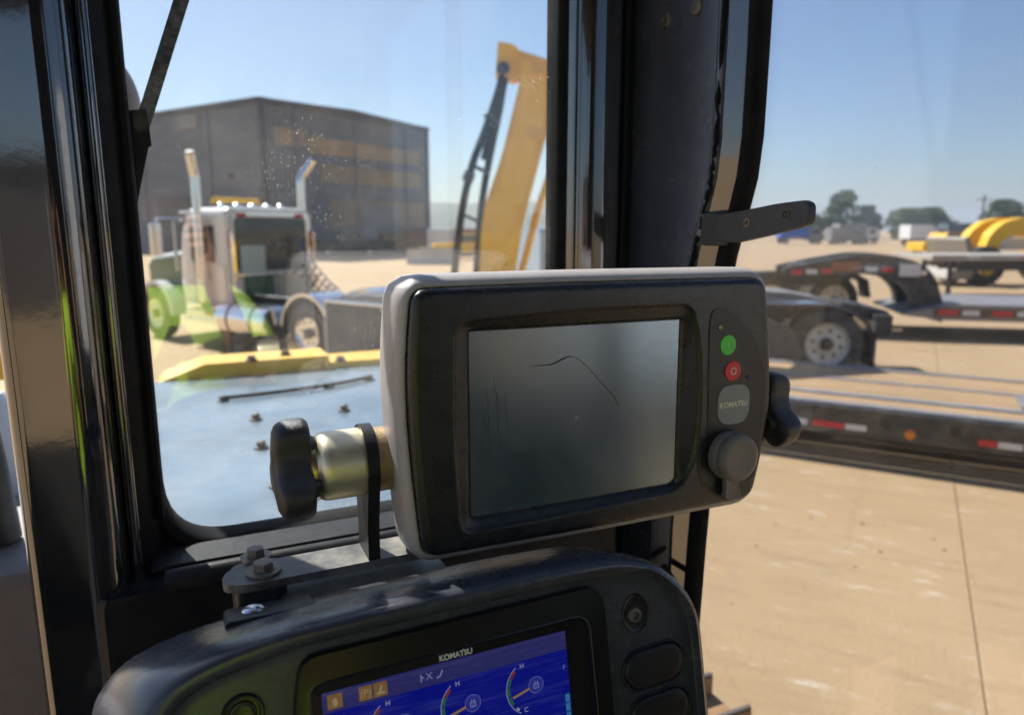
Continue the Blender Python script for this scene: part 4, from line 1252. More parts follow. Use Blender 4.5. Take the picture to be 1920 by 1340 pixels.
# hood, front wheels, tank, rails
hp = [(1.6, .80), (3.35, .80), (3.40, 1.50), (3.25, 1.62), (1.6, 1.78)]
mb = MB(); mb.rings([[(p[0], -1.62, p[1] - .06) for p in hp], [(p[0], -1.56, p[1]) for p in hp], [(p[0], -.34, p[1]) for p in hp], [(p[0], -.28, p[1] - .06) for p in hp]])
part('hood', mb, GREEN_REFL, tk, 'hood toned with a dark green reflection')  # green reflection and shade put into the hood colour
mb = MB(); mb.rings([[(1.6, -1.50, 1.785), (1.6, -.40, 1.785), (3.25, -.40, 1.625), (3.25, -1.50, 1.625)], [(1.6, -1.40, 1.83), (1.6, -.50, 1.83), (3.20, -.50, 1.665), (3.20, -1.40, 1.665)]]); part('hood_top', mb, WHITE, tk)
for y in (-.28, -1.62):
    mb = MB()
    pr = [(2.7 + .68 * math.cos(R(q)), .50 + .66 * math.sin(R(q))) for q in range(0, 181, 15)] + [(2.7 + .60 * math.cos(R(q)), .50 + .58 * math.sin(R(q))) for q in range(180, -1, -15)]
    mb.prism(pr, y - .02, y + (.30 if y > -1 else -.30), 'xz'); part('fender', mb, WHITE, tk)
for y, s in ((-.12, 1), (-1.78, -1)): wheel(tk, (2.7, y, .5), (0, s, 0), .51, .28, .30)
mb = MB(); mb.lathe((-1.45, .02, .62), (1, 0, 0), [(0, .02), (.0, .29), (.03, .31), (1.45, .31), (1.48, .29), (1.48, .02)], 28); ft = part('fuel_tank', mb, CHROME, tk, 'polished round fuel tank')
for x in (-1.1, -.4):
    mb = MB(); mb.lathe((x, .02, .62), (1, 0, 0), [(0, .318), (.06, .318)], 28); part('tank_strap', mb, CHASSIS, ft)
box_part('step', (.75, .0, .52), (1.2, .32, .06), CHROME, tk, .01)
box_part('step', (.75, -.04, .80), (1.2, .26, .05), CHROME, tk, .01)
for y in (-.52, -1.38): box_part('frame_rail', (-.9, y, .86), (8.2, .09, .24), CHASSIS, tk, .01)
for x in (-2.16, -3.50):
    for y, s in ((-.16, 1), (-1.74, -1)):
        wheel(tk, (x, y, .5), (0, s, 0), .51, .30, .30, rim_mat=CHROME)
        wheel(tk, (x, y - s * .34, .5), (0, s, 0), .51, .28, .30)
for y in (-.34, -1.56):
    pr = [(-2.16 + .66 * math.cos(R(q)), .50 + .66 * math.sin(R(q))) for q in range(8, 185, 11)] + [(-2.16 + .61 * math.cos(R(q)), .50 + .61 * math.sin(R(q))) for q in range(184, 7, -11)]
    mb = MB(); mb.prism(pr, y - .34, y + .36, 'xz'); part('fender', mb, CHROME, tk, 'polished half fender')
# boxed rear fender: polished top over a black side panel
mb = MB(); mb.box((-3.62, -.20, 1.105), (1.42, .80, .05), .02); part('fender', mb, CHROME, tk)
mb = MB(); mb.box((-3.62, .17, .66), (1.40, .04, .84), .01); part('mud_guard', mb, mat('mudflap_black', (.018, .018, .020), .55, dust=.2, dscale=4), tk, 'black guard panel under the rear fender')
mb = MB(); mb.box((-2.90, -.10, .66), (.04, .56, .86), .01); part('mud_guard', mb, WHITE, tk)
mb = MB(); mb.box((-4.35, -.15, .60), (.03, .66, .80), .01); part('mud_flap', mb, CHASSIS, tk)
box_part('fifth_wheel', (-2.85, -.95, 1.06), (.95, .85, .10), CHASSIS, tk, .02)
box_part('deck_plate', (-.75, -.95, 1.00), (1.3, 1.1, .04), CHROME, tk, .01)
# coiled air lines behind the cab
for k, (y0, m) in enumerate(((-1.05, CHASSIS), (-1.25, CHASSIS), (-1.45, BLUE))):
    pts = []
    for i in range(90):
        t = i / 89
        base = Vector((-.10 - 1.0 * t, y0 - .15 * t, 1.95 - .95 * math.sin(t * math.pi / 2) + .1 * math.sin(t * 3)))
        q = t * 2 * math.pi * 9
        pts.append(base + Vector((.0, math.cos(q), math.sin(q))) * .06)
    mb = MB(); mb.tube(pts, .014, 5); part('air_line', mb, m, tk)
for y in (-.06, -1.84):
    mb = MB(); mb.tube([(-.06, y, 1.05), (-.09, y, 1.1), (-.09, y, 2.1), (-.06, y, 2.15)], .02, 8); part('grab_rail', mb, CHROME, tk)
mb = MB(); mb.box((-.055, -.95, 1.36), (.05, 1.62, .05), .01); part('cab_rib', mb, CHROME, tk)
mb = MB(); mb.box((1.05, .012, 1.55), (.02, .022, 1.5), .004); part('door_seam', mb, TRIM_D, tk)
mb = MB(); mb.box((.45, .024, 1.45), (.16, .03, .05), .01); part('door_handle', mb, CHROME, tk)
for y in (-.30, -1.60):
    mb = MB(); mb.box((-4.52, y, .80), (.06, .34, .14), .02); part('tail_lamp', mb, REDL, tk)
mb = MB(); mb.box((-4.50, -.95, .80), (.05, 1.7, .20), .02); part('tail_bar', mb, CHROME, tk)
mb = MB(); mb.lathe((-1.5, -1.95, .62), (1, 0, 0), [(0, .02), (0, .29), (.03, .31), (1.45, .31), (1.48, .29), (1.48, .02)], 24); part('fuel_tank', mb, CHROME, tk)
box_part('battery_box', (.75, -.02, .62), (1.1, .30, .16), CHROME, tk, .02)
box_part('hose_post', (-.28, -1.5, 1.5), (.05, .05, 1.1), CHASSIS, tk, .01)
for y, s in ((.22, 1), (-2.12, -1)):
    mb = MB(); mb.tube([(1.35, y - s * .2, 2.36), (1.35, y + s * .30, 2.36)], .035, 8); mm_ = part('mirror', mb, CHROME, tk)
    mb = MB(); mb.box((1.35, y + s * .34, 2.0), (.08, .20, .60), .03); part('mirror_head', mb, CHROME, mm_)
    mb = MB(); mb.tube([(1.35, y - s * .02, 2.36), (1.35, y - s * .02, 1.4)], .03, 8); part('mirror_post', mb, WHITE, mm_)

# ------------------------------------------------------------------ small vehicles and gear before the warehouse
def pickup(loc, yaw, m, name, label, cat, L=5.2, van=False, group=None):
    F = frame_at(loc, yaw)
    t = thing(name, label, cat, (0, 0, 0), F, group)
    W = 1.9
    if van: pr = [(-L / 2, .45), (L / 2, .45), (L / 2, 1.05), (L / 2 - .75, 1.2), (L / 2 - 1.35, 2.15), (-L / 2 + .1, 2.2), (-L / 2, 2.1)]
    else: pr = [(-L / 2, .45), (L / 2, .45), (L / 2, 1.05), (L / 2 - 1.35, 1.18), (L / 2 - 1.95, 1.82), (L / 2 - 3.2, 1.85), (L / 2 - 3.45, 1.15), (-L / 2, 1.12)]
    mb = MB(); mb.rings([[(p[0], -W / 2, p[1]) for p in roundpoly(pr, .10, 4)], [(p[0], W / 2, p[1]) for p in roundpoly(pr, .10, 4)]])
    b = part('body', mb, m, t)
    if van: wp_ = [(L / 2 - .95, 1.28), (L / 2 - 1.42, 2.0), (L / 2 - 2.4, 2.02), (L / 2 - 2.4, 1.28)]
    else: wp_ = [(L / 2 - 1.48, 1.22), (L / 2 - 2.0, 1.74), (L / 2 - 3.15, 1.76), (L / 2 - 3.3, 1.22)]
    for s in (1, -1):
        mb = MB(); mb.prism(wp_, s * (W / 2 - .01), s * (W / 2 + .012), 'xz'); part('window', mb, DARKGL, b)
        mb = MB(); mb.box((L / 2, s * .7, .92), (.06, .36, .16), .03); part('headlight', mb, CHROME, b)
    mb = MB(); mb.box((L / 2 - (1.18 if van else 1.70), 0, (1.66 if van else 1.52)), (.06, 1.6, .80), .01, Matrix.Rotation(R(-33 if van else -44), 3, 'Y')); part('windscreen', mb, DARKGL, b)
    for x in (-L / 2 + .95, L / 2 - .95):
        for s in (1, -1): wheel(t, (x, s * (W / 2 - .10), .38), (0, s, 0), .38, .24, .23)
    return t
def parked(u_x, y, yaw, m, label, van=False, name='parked_van', cat='vehicle', group=None):
    return pickup((u_x, y, 0), yaw, m, name, label, cat, van=van, group=group)
parked(-10.6, 62.0, 25, CHASSIS, 'dark pickup in the shade by the middle of the warehouse wall', name='pickup_truck', cat='pickup')
parked(-13.4, 58.5, 20, TRIM_D, 'brown pickup in the shade nearest the truck', name='pickup_truck', cat='pickup')
parked(-7.6, 68.5, 30, mat('maroon_paint', (.10, .03, .03), .4), 'maroon van in shade at the far end of the warehouse', van=True, cat='van')
parked(-5.4, 60.0, 80, WHITE, 'white van between the warehouse and the black hoses', van=True, cat='van')
parked(-3.9, 61.0, 15, mat('brick_red_paint', (.28, .04, .035), .4), 'red van behind the black hoses of the boom', van=True, cat='van')
parked(-3.1, 52.0, 10, YELLOW, 'yellow pickup between the two black hoses', name='pickup_truck', cat='pickup')
cb = MB(); cb.prism([(-.30, 0), (.30, 0), (.26, .18), (.12, .34), (.10, .95), (-.10, .95), (-.12, .34), (-.26, .18)], -1.5, 1.5, 'xz')
for k, (x, y, yw) in enumerate(((-5.0, 44.5, 88), (-4.9, 47.0, 60))):
    o = finish('concrete_barrier', cb, CONC, frame=frame_at((x, y, 0), yw))
    tag(o, ('pale concrete barrier in front, on the open yard left of the boom', 'pale concrete barrier turned behind the front one')[k], 'barrier', 'concrete barriers on the yard')
# blue and white truck right of the boom
parked(.95, 27.0, 110, mat('pale_blue_paint', (.30, .42, .55), .35), 'pale blue truck just right of the yellow boom', van=True, cat='truck', name='parked_truck')

# ------------------------------------------------------------------ yellow excavator behind the monitor
EX = frame_at((0, 11, 0), 0)
ex = thing('excavator', 'yellow excavator with raised stick and black hoses behind the monitor', 'excavator', (2.2, 0, 0), EX)
stick = roundpoly([(-.50, 1.30), (-.47, 2.10), (-.40, 2.55), (-.16, 3.21), (.12, 4.30), (.12, 4.62), (.72, 4.50), (.58, 3.80), (.36, 3.00), (.15, 2.20), (.02, 1.30)], [.03, .1, .1, .2, .05, .05, .1, .2, .2, .2, .03], 4)
mb = MB(); mb.prism(stick, -.22, .22, 'xz'); part('stick', mb, YELLOW, ex, 'yellow box stick')
mb = MB(); mb.prism([(.10, 4.60), (.10, 4.70), (1.9, 4.15), (2.0, 3.8), (1.6, 3.6), (.70, 4.42)], -.25, .25, 'xz'); part('boom', mb, YELLOW2, ex, 'pale yellow boom nose')
mb = MB(); mb.prism([(1.35, 4.3), (1.95, 4.15), (2.7, 2.6), (2.75, 1.6), (2.1, 1.5), (2.0, 2.4)], -.24, .24, 'xz'); part('boom', mb, YELLOW, ex)
mb = MB(); mb.prism(roundpoly([(-.20, 4.84), (.02, 4.80), (.13, 4.70), (.13, 4.34), (.0, 4.30), (-.12, 4.38), (-.24, 4.36)], .04, 3), -.16, .16, 'xz'); part('stick_head', mb, YELLOW, ex)
mb = MB(); mb.tube([(-.13, -.24, 4.46), (-.13, .24, 4.46)], .09, 16); part('pin', mb, CHASSIS, ex)
for (x, z) in ((.40, 4.45), (.30, 3.55)):
    mb = MB(); mb.lathe((x, -.22, z), (0, -1, 0), [(0, .10), (.03, .095), (.035, .05), (.02, .04), (.02, .001)], 20); part('pin_boss', mb, YELLOW2, ex)
for (pts_) in ([(.13, -.232, 4.2), (-.13, -.232, 3.2), (-.38, -.232, 2.5)], [(.60, -.232, 4.2), (.50, -.232, 3.7), (.30, -.232, 3.0), (.10, -.232, 2.25)]):
    mb = MB(); mb.tube(pts_, .014, 6); part('weld_seam', mb, YELLOW2, ex)
for (x, z) in ((-.30, 3.78), (-.44, 3.05), (-.62, 2.35)):
    mb = MB(); mb.box((x, -.08, z), (.24, .16, .05), .01, Matrix.Rotation(R(25), 3, 'Y')); part('hose_clamp', mb, CHASSIS, ex)
for (pts, r) in (([(-.12, -.12, 4.46), (-.22, -.12, 4.1), (-.40, -.13, 3.6), (-.58, -.13, 3.15), (-.72, -.14, 2.6), (-.82, -.14, 2.0), (-.90, -.14, 1.3)], .058),
                 ([(-.10, .02, 4.46), (-.17, .0, 4.0), (-.30, -.02, 3.4), (-.42, -.02, 2.8), (-.50, -.02, 2.2), (-.56, -.02, 1.3)], .055),
                 ([(-.11, -.06, 4.40), (-.20, -.05, 4.0), (-.33, -.05, 3.5), (-.40, -.05, 3.2)], .075)):
    mb = MB(); mb.tube([Vector(a) for a in spl(pts, 4)], r, 10); part('hose', mb, RUBBER, ex)
mb = MB(); mb.tube([(-.67, -.14, 2.88), (-.62, -.14, 3.02)], .085, 12); part('hose_clamp', mb, CHASSIS, ex)
mb = MB(); mb.tube([(.98, -.05, 4.2), (.74, -.05, 3.55), (.37, -.05, 2.40), (.10, -.05, 1.35)], [.042, .042, .055, .055], 12); part('bucket_cylinder', mb, YELLOW2, ex)
mb = MB(); mb.tube([(.31, -.03, 2.2), (.13, -.03, 1.5)], .03, 10); part('cylinder_rod', mb, CHROME, ex)
mb = MB(); mb.box((1.85, .3, 1.40), (1.7, 2.3, .9), .08); part('house', mb, YELLOW, ex)
mb = MB(); mb.box((1.8, .9, 2.15), (1.0, 1.0, 1.1), .08); part('cab', mb, DARKGL, ex)
for y in (-.9, 1.2):
    pr = roundpoly([(.4, .05), (3.9, .05), (4.1, .45), (3.9, .90), (.4, .90), (.2, .45)], .2, 5)
    mb = MB(); mb.prism(pr, y - .28, y + .28, 'xz'); part('track', mb, STEEL, ex)
mb = MB(); mb.prism(roundpoly([(-.75, 1.35), (.15, 1.35), (.25, .95), (.0, .55), (-.45, .42), (-.85, .75)], .08, 4), -.5, .5, 'xz'); part('bucket', mb, STEEL, ex)

# ------------------------------------------------------------------ lowboy trailer in the foreground on the right
LB = frame_at((2.68, 6.80, 0), -29.4)             # x along the deck to the right, y across it away from us
lb = thing('lowboy_trailer', 'low black trailer with worn plank deck and red-white tape nearest the cab', 'trailer', (0, 1.1, 0), LB)
X0, X1, DZ = -4.2, 7.5, .535
ln = X1 - X0; xm = (X0 + X1) / 2
mb = MB(); mb.box((xm, .03, .395), (ln, .06, .27), .008); sbm = part('side_beam', mb, CHASSIS, lb, 'black side beam with tape and lamps')
mb = MB(); mb.box((xm, 2.27, .395), (ln, .06, .27), .008); part('side_beam', mb, CHASSIS, lb)
def deck_strip(y0, y1, m, nm, dz=0.0, split=True):
    segs = [(X0, -1.6), (-1.59, 2.55), (2.56, X1)] if split else [(X0, X1)]
    for a, b in segs:
        mb = MB(); mb.box(((a + b) / 2, (y0 + y1) / 2, DZ - .02 + dz + rnd.uniform(-.002, .002)), (b - a, y1 - y0 - .008, .04), .006)
        part(nm, mb, m, lb)
deck_strip(.065, .20, RAIL, 'edge_rail', .012, False)
for y0, y1 in ((.21, .36), (.365, .50)): deck_strip(y0, y1, WOOD, 'plank')
deck_strip(.51, .66, RAIL, 'deck_rail', .010, False)
for k in range(4): deck_strip(.67 + k * .165, .83 + k * .165, WOOD, 'plank')
deck_strip(1.34, 1.44, RAIL, 'deck_rail', .010, False)
for k in range(4): deck_strip(1.45 + k * .165, 1.61 + k * .165, WOOD, 'plank')
deck_strip(2.12, 2.24, RAIL, 'edge_rail', .012, False)
mb = MB(); mb.box((2.30, .98, DZ + .006), (.62, .56, .03), .004); part('well_frame', mb, RAIL, lb)
mb = MB(); mb.box((2.33, .98, DZ + .0225), (.50, .42, .006), .001); part('well_shade', mb, PHONE, lb)  # dark sheet stands in for the shade inside the open well
for (a, b, m) in ((-.32, .065, RED), (.07, .255, WHT_R), (.26, .555, RED), (.56, .745, WHT_R), (1.60, 1.765, RED), (1.77, 1.95, WHT_R), (3.1, 3.3, RED), (3.3, 3.5, WHT_R)):
    mb = MB(); mb.box(((a + b) / 2, -.0035, .350), (b - a - .004, .005, .055)); part('reflective_tape', mb, m, sbm, smooth=False)
mb = MB(); mb.lathe((1.10, -.002, .345), (0, -1, 0), [(0, .045), (.015, .042), (.022, .025), (.023, .001)], 20); part('marker_lamp', mb, AMBER, sbm)
for x in (.95, 1.50, 2.6, 3.8, -.3):
    mb = MB(); mb.lathe((x - .05, -.001, .425), (0, -1, 0), [(0, .05), (.006, .05), (.004, .035), (.0035, .001)], 20); part('tie_hole', mb, PHONE, sbm)
for k in range(9):
    mb = MB(); mb.box((X0 + .4 + k * 1.35, -.004, .40), (.05, .010, .25), .002); part('side_rib', mb, CHASSIS, sbm)
for y in (.75, 1.55): 
    mb = MB(); mb.box((xm, y, .38), (ln, .12, .24), .01); part('main_beam', mb, CHASSIS, lb)
for k in range(2):
    for y, s in ((.35, -1), (1.95, 1)): wheel(lb, (X1 - 1.2 - k * 1.1, y, .20), (0, s, 0), .20, .20, .11)
mb = MB(); mb.box((X0 + .3, 1.1, .13), (.3, 1.2, .26), .02); part('landing_skid', mb, STEEL, lb)

# ------------------------------------------------------------------ black tandem tractor behind the lowboy
BT = frame_at((4.68, 10.6, 0), 172)              # x forward (to the left), y towards us
bt = thing('tandem_truck', 'rear of a black tandem truck with polished fender behind the plank trailer', 'truck', (1, -.9, 0), BT)
for x in (0.0, 1.38):
    wheel(bt, (x, .16, .52), (0, 1, 0), .52, .30, .315); wheel(bt, (x, -.18, .52), (0, 1, 0), .52, .28, .315)
    wheel(bt, (x, -1.95, .52), (0, -1, 0), .52, .30, .315)
def fenderprof(r0, r1, a0, a1, cx=0, n=14):
    o = [(cx + r1 * math.cos(R(a0 + (a1 - a0) * k / n)), .52 + r1 * math.sin(R(a0 + (a1 - a0) * k / n))) for k in range(n + 1)]
    i = [(cx + r0 * math.cos(R(a0 + (a1 - a0) * k / n)), .52 + r0 * math.sin(R(a0 + (a1 - a0) * k / n))) for k in range(n, -1, -1)]
    return o + i
pr = [(1.9, 1.10), (.25, 1.12), (-.05, 1.10), (-.30, 1.03), (-.52, .88), (-.63, .66), (-.66, .30), (-.62, .30), (-.59, .65), (-.48, .84), (-.28, .985), (-.05, 1.055), (.25, 1.075), (1.9, 1.055)]
mb = MB(); mb.prism(pr, -.36, .34, 'xz'); part('fender', mb, mat('blue_black_fender', (.045, .055, .075), .22, metal=.4, coat=.4), bt, 'shiny dark fender curving over the wheel', sharp=60)
mb = MB(); mb.prism(pr, -2.1, -1.6, 'xz'); part('fender', mb, MATS['blue_black_fender'], bt, sharp=60)
mb = MB(); mb.box((-.66, .0, .52), (.03, .62, .66), .01); part('mud_flap', mb, CHASSIS, bt)
for y in (-.60, -1.35):
    mb = MB(); mb.box((1.6, y, .92), (4.6, .10, .26), .01); part('frame_rail', mb, CHASSIS, bt)
mb = MB(); mb.prism([(-.30, 1.09), (-.95, .98), (-1.02, .92), (-1.02, .86), (-.55, .84), (-.25, .80)], -1.45, -.2, 'xz'); part('tail_plate', mb, CHASSIS, bt)
mb = MB(); mb.box((-.86, -.15, .76), (.26, .30, .34), .03); part('hitch_block', mb, CHASSIS, bt)
mb = MB(); mb.prism([(1.7, 1.28), (.35, 1.20), (-.15, 1.10), (-.15, 1.05), (1.7, 1.12)], -1.35, -.55, 'xz'); part('fifth_wheel_ramp', mb, RAIL, bt)

# ------------------------------------------------------------------ gooseneck lowboy further back
GN = frame_at((8.6, 15.3, 0), -14)
gn = thing('gooseneck_trailer', 'black gooseneck trailer with curved neck and taped deck behind the black truck', 'trailer', (0, 0, 0), GN)
neck = roundpoly([(-2.72, 1.36), (-2.05, 1.52), (-1.20, 1.68), (-.60, 1.66), (-.05, 1.50), (.22, 1.22), (.42, .62), (.42, .30), (-.15, .45), (-.20, .85), (-.46, 1.12), (-1.02, 1.27), (-2.30, 1.20), (-2.70, 1.22)],
                 [.02, .2, .3, .2, .2, .2, .05, .02, .03, .2, .2, .2, .05, .02], 4)
for y in (-.62, .62):
    mb = MB(); mb.prism(neck, y - .16, y + .16, 'xz'); part('neck_beam', mb, CHASSIS, gn)
mb = MB(); mb.box((-1.5, 0, 1.40), (2.0, 1.1, .10), .02); part('neck_plate', mb, CHASSIS, gn)
for k, (a, z) in enumerate(((-2.45, 1.28), (-2.15, 1.30), (-1.85, 1.32), (-1.0, 1.36), (-.7, 1.36))):
    mb = MB(); mb.box((a, -.787, z), (.22, .006, .09)); part('reflective_tape', mb, RED if k % 2 == 0 else WHT_R, gn, smooth=False)
mb = MB(); mb.box((-1.5, -.80, 1.42), (.55, .03, .20), .03); part('tool_box', mb, mat('rust_red_box', (.30, .10, .05), .6, dust=.3), gn)
mb = MB(); mb.box((-.28, -.795, 1.36), (.40, .03, .26), .02); part('plate_panel', mb, WHT_R, gn)
mb = MB(); mb.lathe((-.02, -.79, 1.30), (0, -1, 0), [(0, .07), (.02, .06), (.021, .001)], 14); part('work_lamp', mb, CHROME, gn)
dk = [(-.45, .52), (.0, .62), (.45, .72), (9.0, .72), (9.0, .40), (.35, .40), (-.45, .48)]
mb = MB(); mb.prism(dk, -1.25, 1.25, 'xz'); dkp = part('deck', mb, RAIL, gn, 'worn deck')
mb = MB(); mb.box((4.4, -1.262, .56), (8.6, .02, .16), .004); part('deck_side', mb, HUB, dkp)
for k in range(9):
    mb = MB(); mb.box((.35 + k * .95, -1.276, .56), (.34, .006, .10)); part('reflective_tape', mb, RED, dkp, smooth=False)
    mb = MB(); mb.box((.75 + k * .95, -1.276, .56), (.30, .006, .10)); part('reflective_tape', mb, WHT_R, dkp, smooth=False)
for k in range(3):
    for y, s in ((-1.05, -1), (1.05, 1)): wheel(gn, (7.4 + k * .9, y, .38), (0, s, 0), .38, .24, .2)
# tandem bogie under its neck
GT = frame_at((7.55, 17.0, 0), 176)
gt_ = thing('tandem_dolly', 'dark tandem dolly with pale rims under the curved neck', 'dolly', (0, 0, 0), GT)
for x in (0.0, 1.45):
    for y, s in ((.3, 1), (-1.6, -1)): wheel(gt_, (x, y, .56), (0, s, 0), .56, .30, .34)
mb = MB(); mb.prism([(2.2, 1.18), (.5, 1.26), (-.35, 1.22), (-.72, 1.02), (-.80, .62), (-.68, .62), (-.62, .95), (-.30, 1.12), (2.2, 1.08)], .12, .52, 'xz'); part('fender', mb, CHASSIS, gt_)
mb = MB(); mb.box((.9, -.65, .95), (3.0, .9, .25), .02); part('frame', mb, CHASSIS, gt_)

# ------------------------------------------------------------------ flatbed and yellow wheel loader further right
FB = frame_at((13.5, 24.0, 0), -2)
fb = thing('flatbed_trailer', 'long pale flatbed trailer standing on its landing leg', 'trailer', (6, 0, 0), FB)
mb = MB(); mb.box((6.5, 0, 1.28), (13.2, 2.5, .16), .02); dk2 = part('deck', mb, mat('dusty_deck', (.40, .36, .30), .7, dust=.3, dscale=2), fb)
mb = MB(); mb.box((6.9, -.55, 1.02), (11.6, .12, .36), .01); part('main_beam', mb, TRIM_D, fb)
mb = MB(); mb.box((6.9, .55, 1.02), (11.6, .12, .36), .01); part('main_beam', mb, TRIM_D, fb)
for y in (-.8, .8):
    mb = MB(); mb.box((.75, y, .62), (.12, .12, 1.2), .01); mb.box((.75, y, .03), (.3, .3, .05), .01); part('landing_leg', mb, CHASSIS, fb)
for k in range(7):
    mb = MB(); mb.box((1.2 + k * 1.7, -1.253, 1.29), (.45, .006, .07)); part('reflective_tape', mb, RED if k % 2 else WHT_R, dk2, smooth=False)
for k in range(2):
    for y, s in ((-1.0, -1), (1.0, 1)): wheel(fb, (10.6 + k * 1.3, y, .5), (0, s, 0), .5, .3, .3)
mb = MB(); mb.box((.2, -.9, 1.1), (.4, .4, .2), .03); part('corner_box', mb, HUB, fb)
LD = frame_at((20.05, 28.8, 0), 0)
ld = thing('wheel_loader', 'yellow loader with arched frame behind the flatbed', 'loader', (0, 0, 0), LD)
arch = roundpoly([(-1.70, 1.35), (-1.50, 2.0), (-1.00, 2.45), (-.30, 2.62), (.9, 2.62), (2.2, 2.5), (2.6, 2.1), (2.6, 1.2), (1.05, 1.2), (1.0, 1.62), (.75, 1.88), (-.2, 2.0), (-.9, 1.85), (-1.2, 1.35)], [.05, .2, .2, .2, .2, .2, .1, .05, .05, .15, .15, .3, .2, .05], 4)
mb = MB(); mb.prism(arch, -.9, -.4, 'xz'); part('lift_arm', mb, YELLOW, ld)
mb = MB(); mb.prism(arch, .4, .9, 'xz'); part('lift_arm', mb, YELLOW, ld)
for x in (.05, .9):
    mb = MB(); mb.prism([(x - .25, 2.18), (x + .25, 2.18), (x + .1, 2.45), (x - .12, 2.45)], -.92, -.90, 'xz'); part('decal', mb, BLUE, ld, smooth=False)
mb = MB(); mb.box((.1, .2, 1.60), (1.8, .9, .50), .06); part('engine_cover', mb, WHITE, ld)
for x in (-1.75, 1.9):
    for y, s in ((-1.0, -1), (1.0, 1)): wheel(ld, (x, y, .76), (0, s, 0), .76, .55, .36, rim_mat=YELLOW2)
mb = MB(); mb.box((.1, 0, 1.0), (3.6, .8, .45), .05); part('chassis', mb, CHASSIS, ld)
mb = MB(); mb.prism(roundpoly([(-3.3, .25), (-2.3, .25), (-2.2, 1.1), (-2.6, 1.9), (-2.75, 1.8), (-2.5, 1.1), (-3.2, .45)], .08, 3), -1.3, 1.3, 'xz'); part('bucket', mb, mat('bare_bucket', (.30, .27, .22), .6, metal=.3, dust=.3), ld)
mb = MB(); mb.box((1.6, 0, 2.15), (1.5, 1.0, .9), .08); part('rear_hood', mb, YELLOW, ld)
for k in range(5):
    mb = MB(); mb.box((1.2 + k * .2, -.905, 2.0), (.06, .02, .5)); part('grille_slot', mb, CHASSIS, ld)
mb = MB(); mb.box((2.35, 0, 2.85), (1.2, 1.1, .9), .1); lc = part('cab', mb, DARKGL, ld)
mb = MB(); mb.box((2.35, 0, 3.34), (1.35, 1.25, .08), .03); part('cab_roof', mb, YELLOW, lc)
for x in (1.76, 2.94):
    mb = MB(); mb.box((x, -.56, 2.85), (.08, .06, .92), .01); part('cab_post', mb, YELLOW2, lc)
mb = MB(); mb.tube([(1.2, .2, 2.5), (1.2, .2, 2.75)], .06, 10); part('exhaust', mb, CHASSIS, ld)
mb = MB(); mb.tube([(-1.5, -.62, 1.1), (-.4, -.62, 2.0)], .08, 10); part('lift_cylinder', mb, CHROME, ld)
# a smaller yellow machine left of it
parked(34.3, 57.0, 8, YELLOW, 'yellow pickup beside the white box van far right', name='pickup_truck', cat='pickup')

# ------------------------------------------------------------------ far row along the yard edge
def boxtruck(loc, yaw, m, label, L, Hh, cabm, group):
    F = frame_at(loc, yaw)
    t = thing('box_truck', label, 'truck', (0, 0, 0), F, group)
    mb = MB(); mb.box((0, 0, .9 + Hh / 2), (L, 2.4, Hh), .06); part('body', mb, m, t)
    mb = MB(); mb.rings([[(p[0], -1.1, p[1]) for p in [(L / 2 + .1, .5), (L / 2 + 2.2, .5), (L / 2 + 2.2, 1.3), (L / 2 + 1.7, 2.2), (L / 2 + .1, 2.3)]], [(p[0], 1.1, p[1]) for p in [(L / 2 + .1, .5), (L / 2 + 2.2, .5), (L / 2 + 2.2, 1.3), (L / 2 + 1.7, 2.2), (L / 2 + .1, 2.3)]]]); c = part('cab', mb, cabm, t)
    mb = MB(); mb.box((L / 2 + 1.0, -1.105, 1.75), (1.0, .02, .6)); part('window', mb, DARKGL, c)
    mb = MB(); mb.box((L / 4, 0, .72), (L * 1.3, 1.0, .2)); part('chassis', mb, CHASSIS, t)
    for x in (-L / 2 + .8, L / 2 + 1.4):
        for y, s in ((-1.0, -1), (1.0, 1)): wheel(t, (x, y, .48), (0, s, 0), .48, .28, .28)
    return t
G = 'vehicles parked along the far yard edge'
DGB = mat('slate_blue', (.10, .13, .17), .5); GRY = mat('mid_grey_paint', (.25, .24, .23), .5)
boxtruck((66, 104, 0), 2, DGB, 'slate blue box truck left of the white van in the far row', 8, 2.0, DGB, G)
boxtruck((78, 105, 0), 1, DGB, 'long slate container truck behind the yellow pickup in the far row', 9, 1.9, GRY, G)
boxtruck((50.5, 90, 0), 3, WHITE, 'white box van in the far row', 3.0, 1.7, WHITE, G)
boxtruck((40, 103, 0), 0, BLUE, 'blue box truck at the left end of the far row beside the latch', 4, 1.5, GRY, G)
boxtruck((49.5, 106, 0), 4, GRY, 'grey box truck under the tall tree in the far row', 4, 2.0, WHITE, G)
parked(57.5, 101, 6, mat('straw_paint', (.45, .34, .12), .5), 'straw coloured pickup in the far row under the small tree', name='pickup_truck', cat='pickup', group=G)
parked(46.0, 99, 2, GRY, 'grey van low in the far row between blue and grey trucks', van=True, cat='van', group=G)
parked(90, 103, 2, WHITE, 'white van at the right end of the far row', van=True, cat='van', group=G)
mb = MB(); mb.tube([(78, 120, 0), (78, 120, 7.6)], [.22, .14], 8)
ph = thing('utility_pole', 'thin utility pole on the horizon left of the round tree', 'pole', (78, 120, 0))
part('post', mb, BARK, ph)
mb = MB(); mb.box((78, 120, 6.9), (2.4, .14, .16)); part('crossarm', mb, BARK, ph)

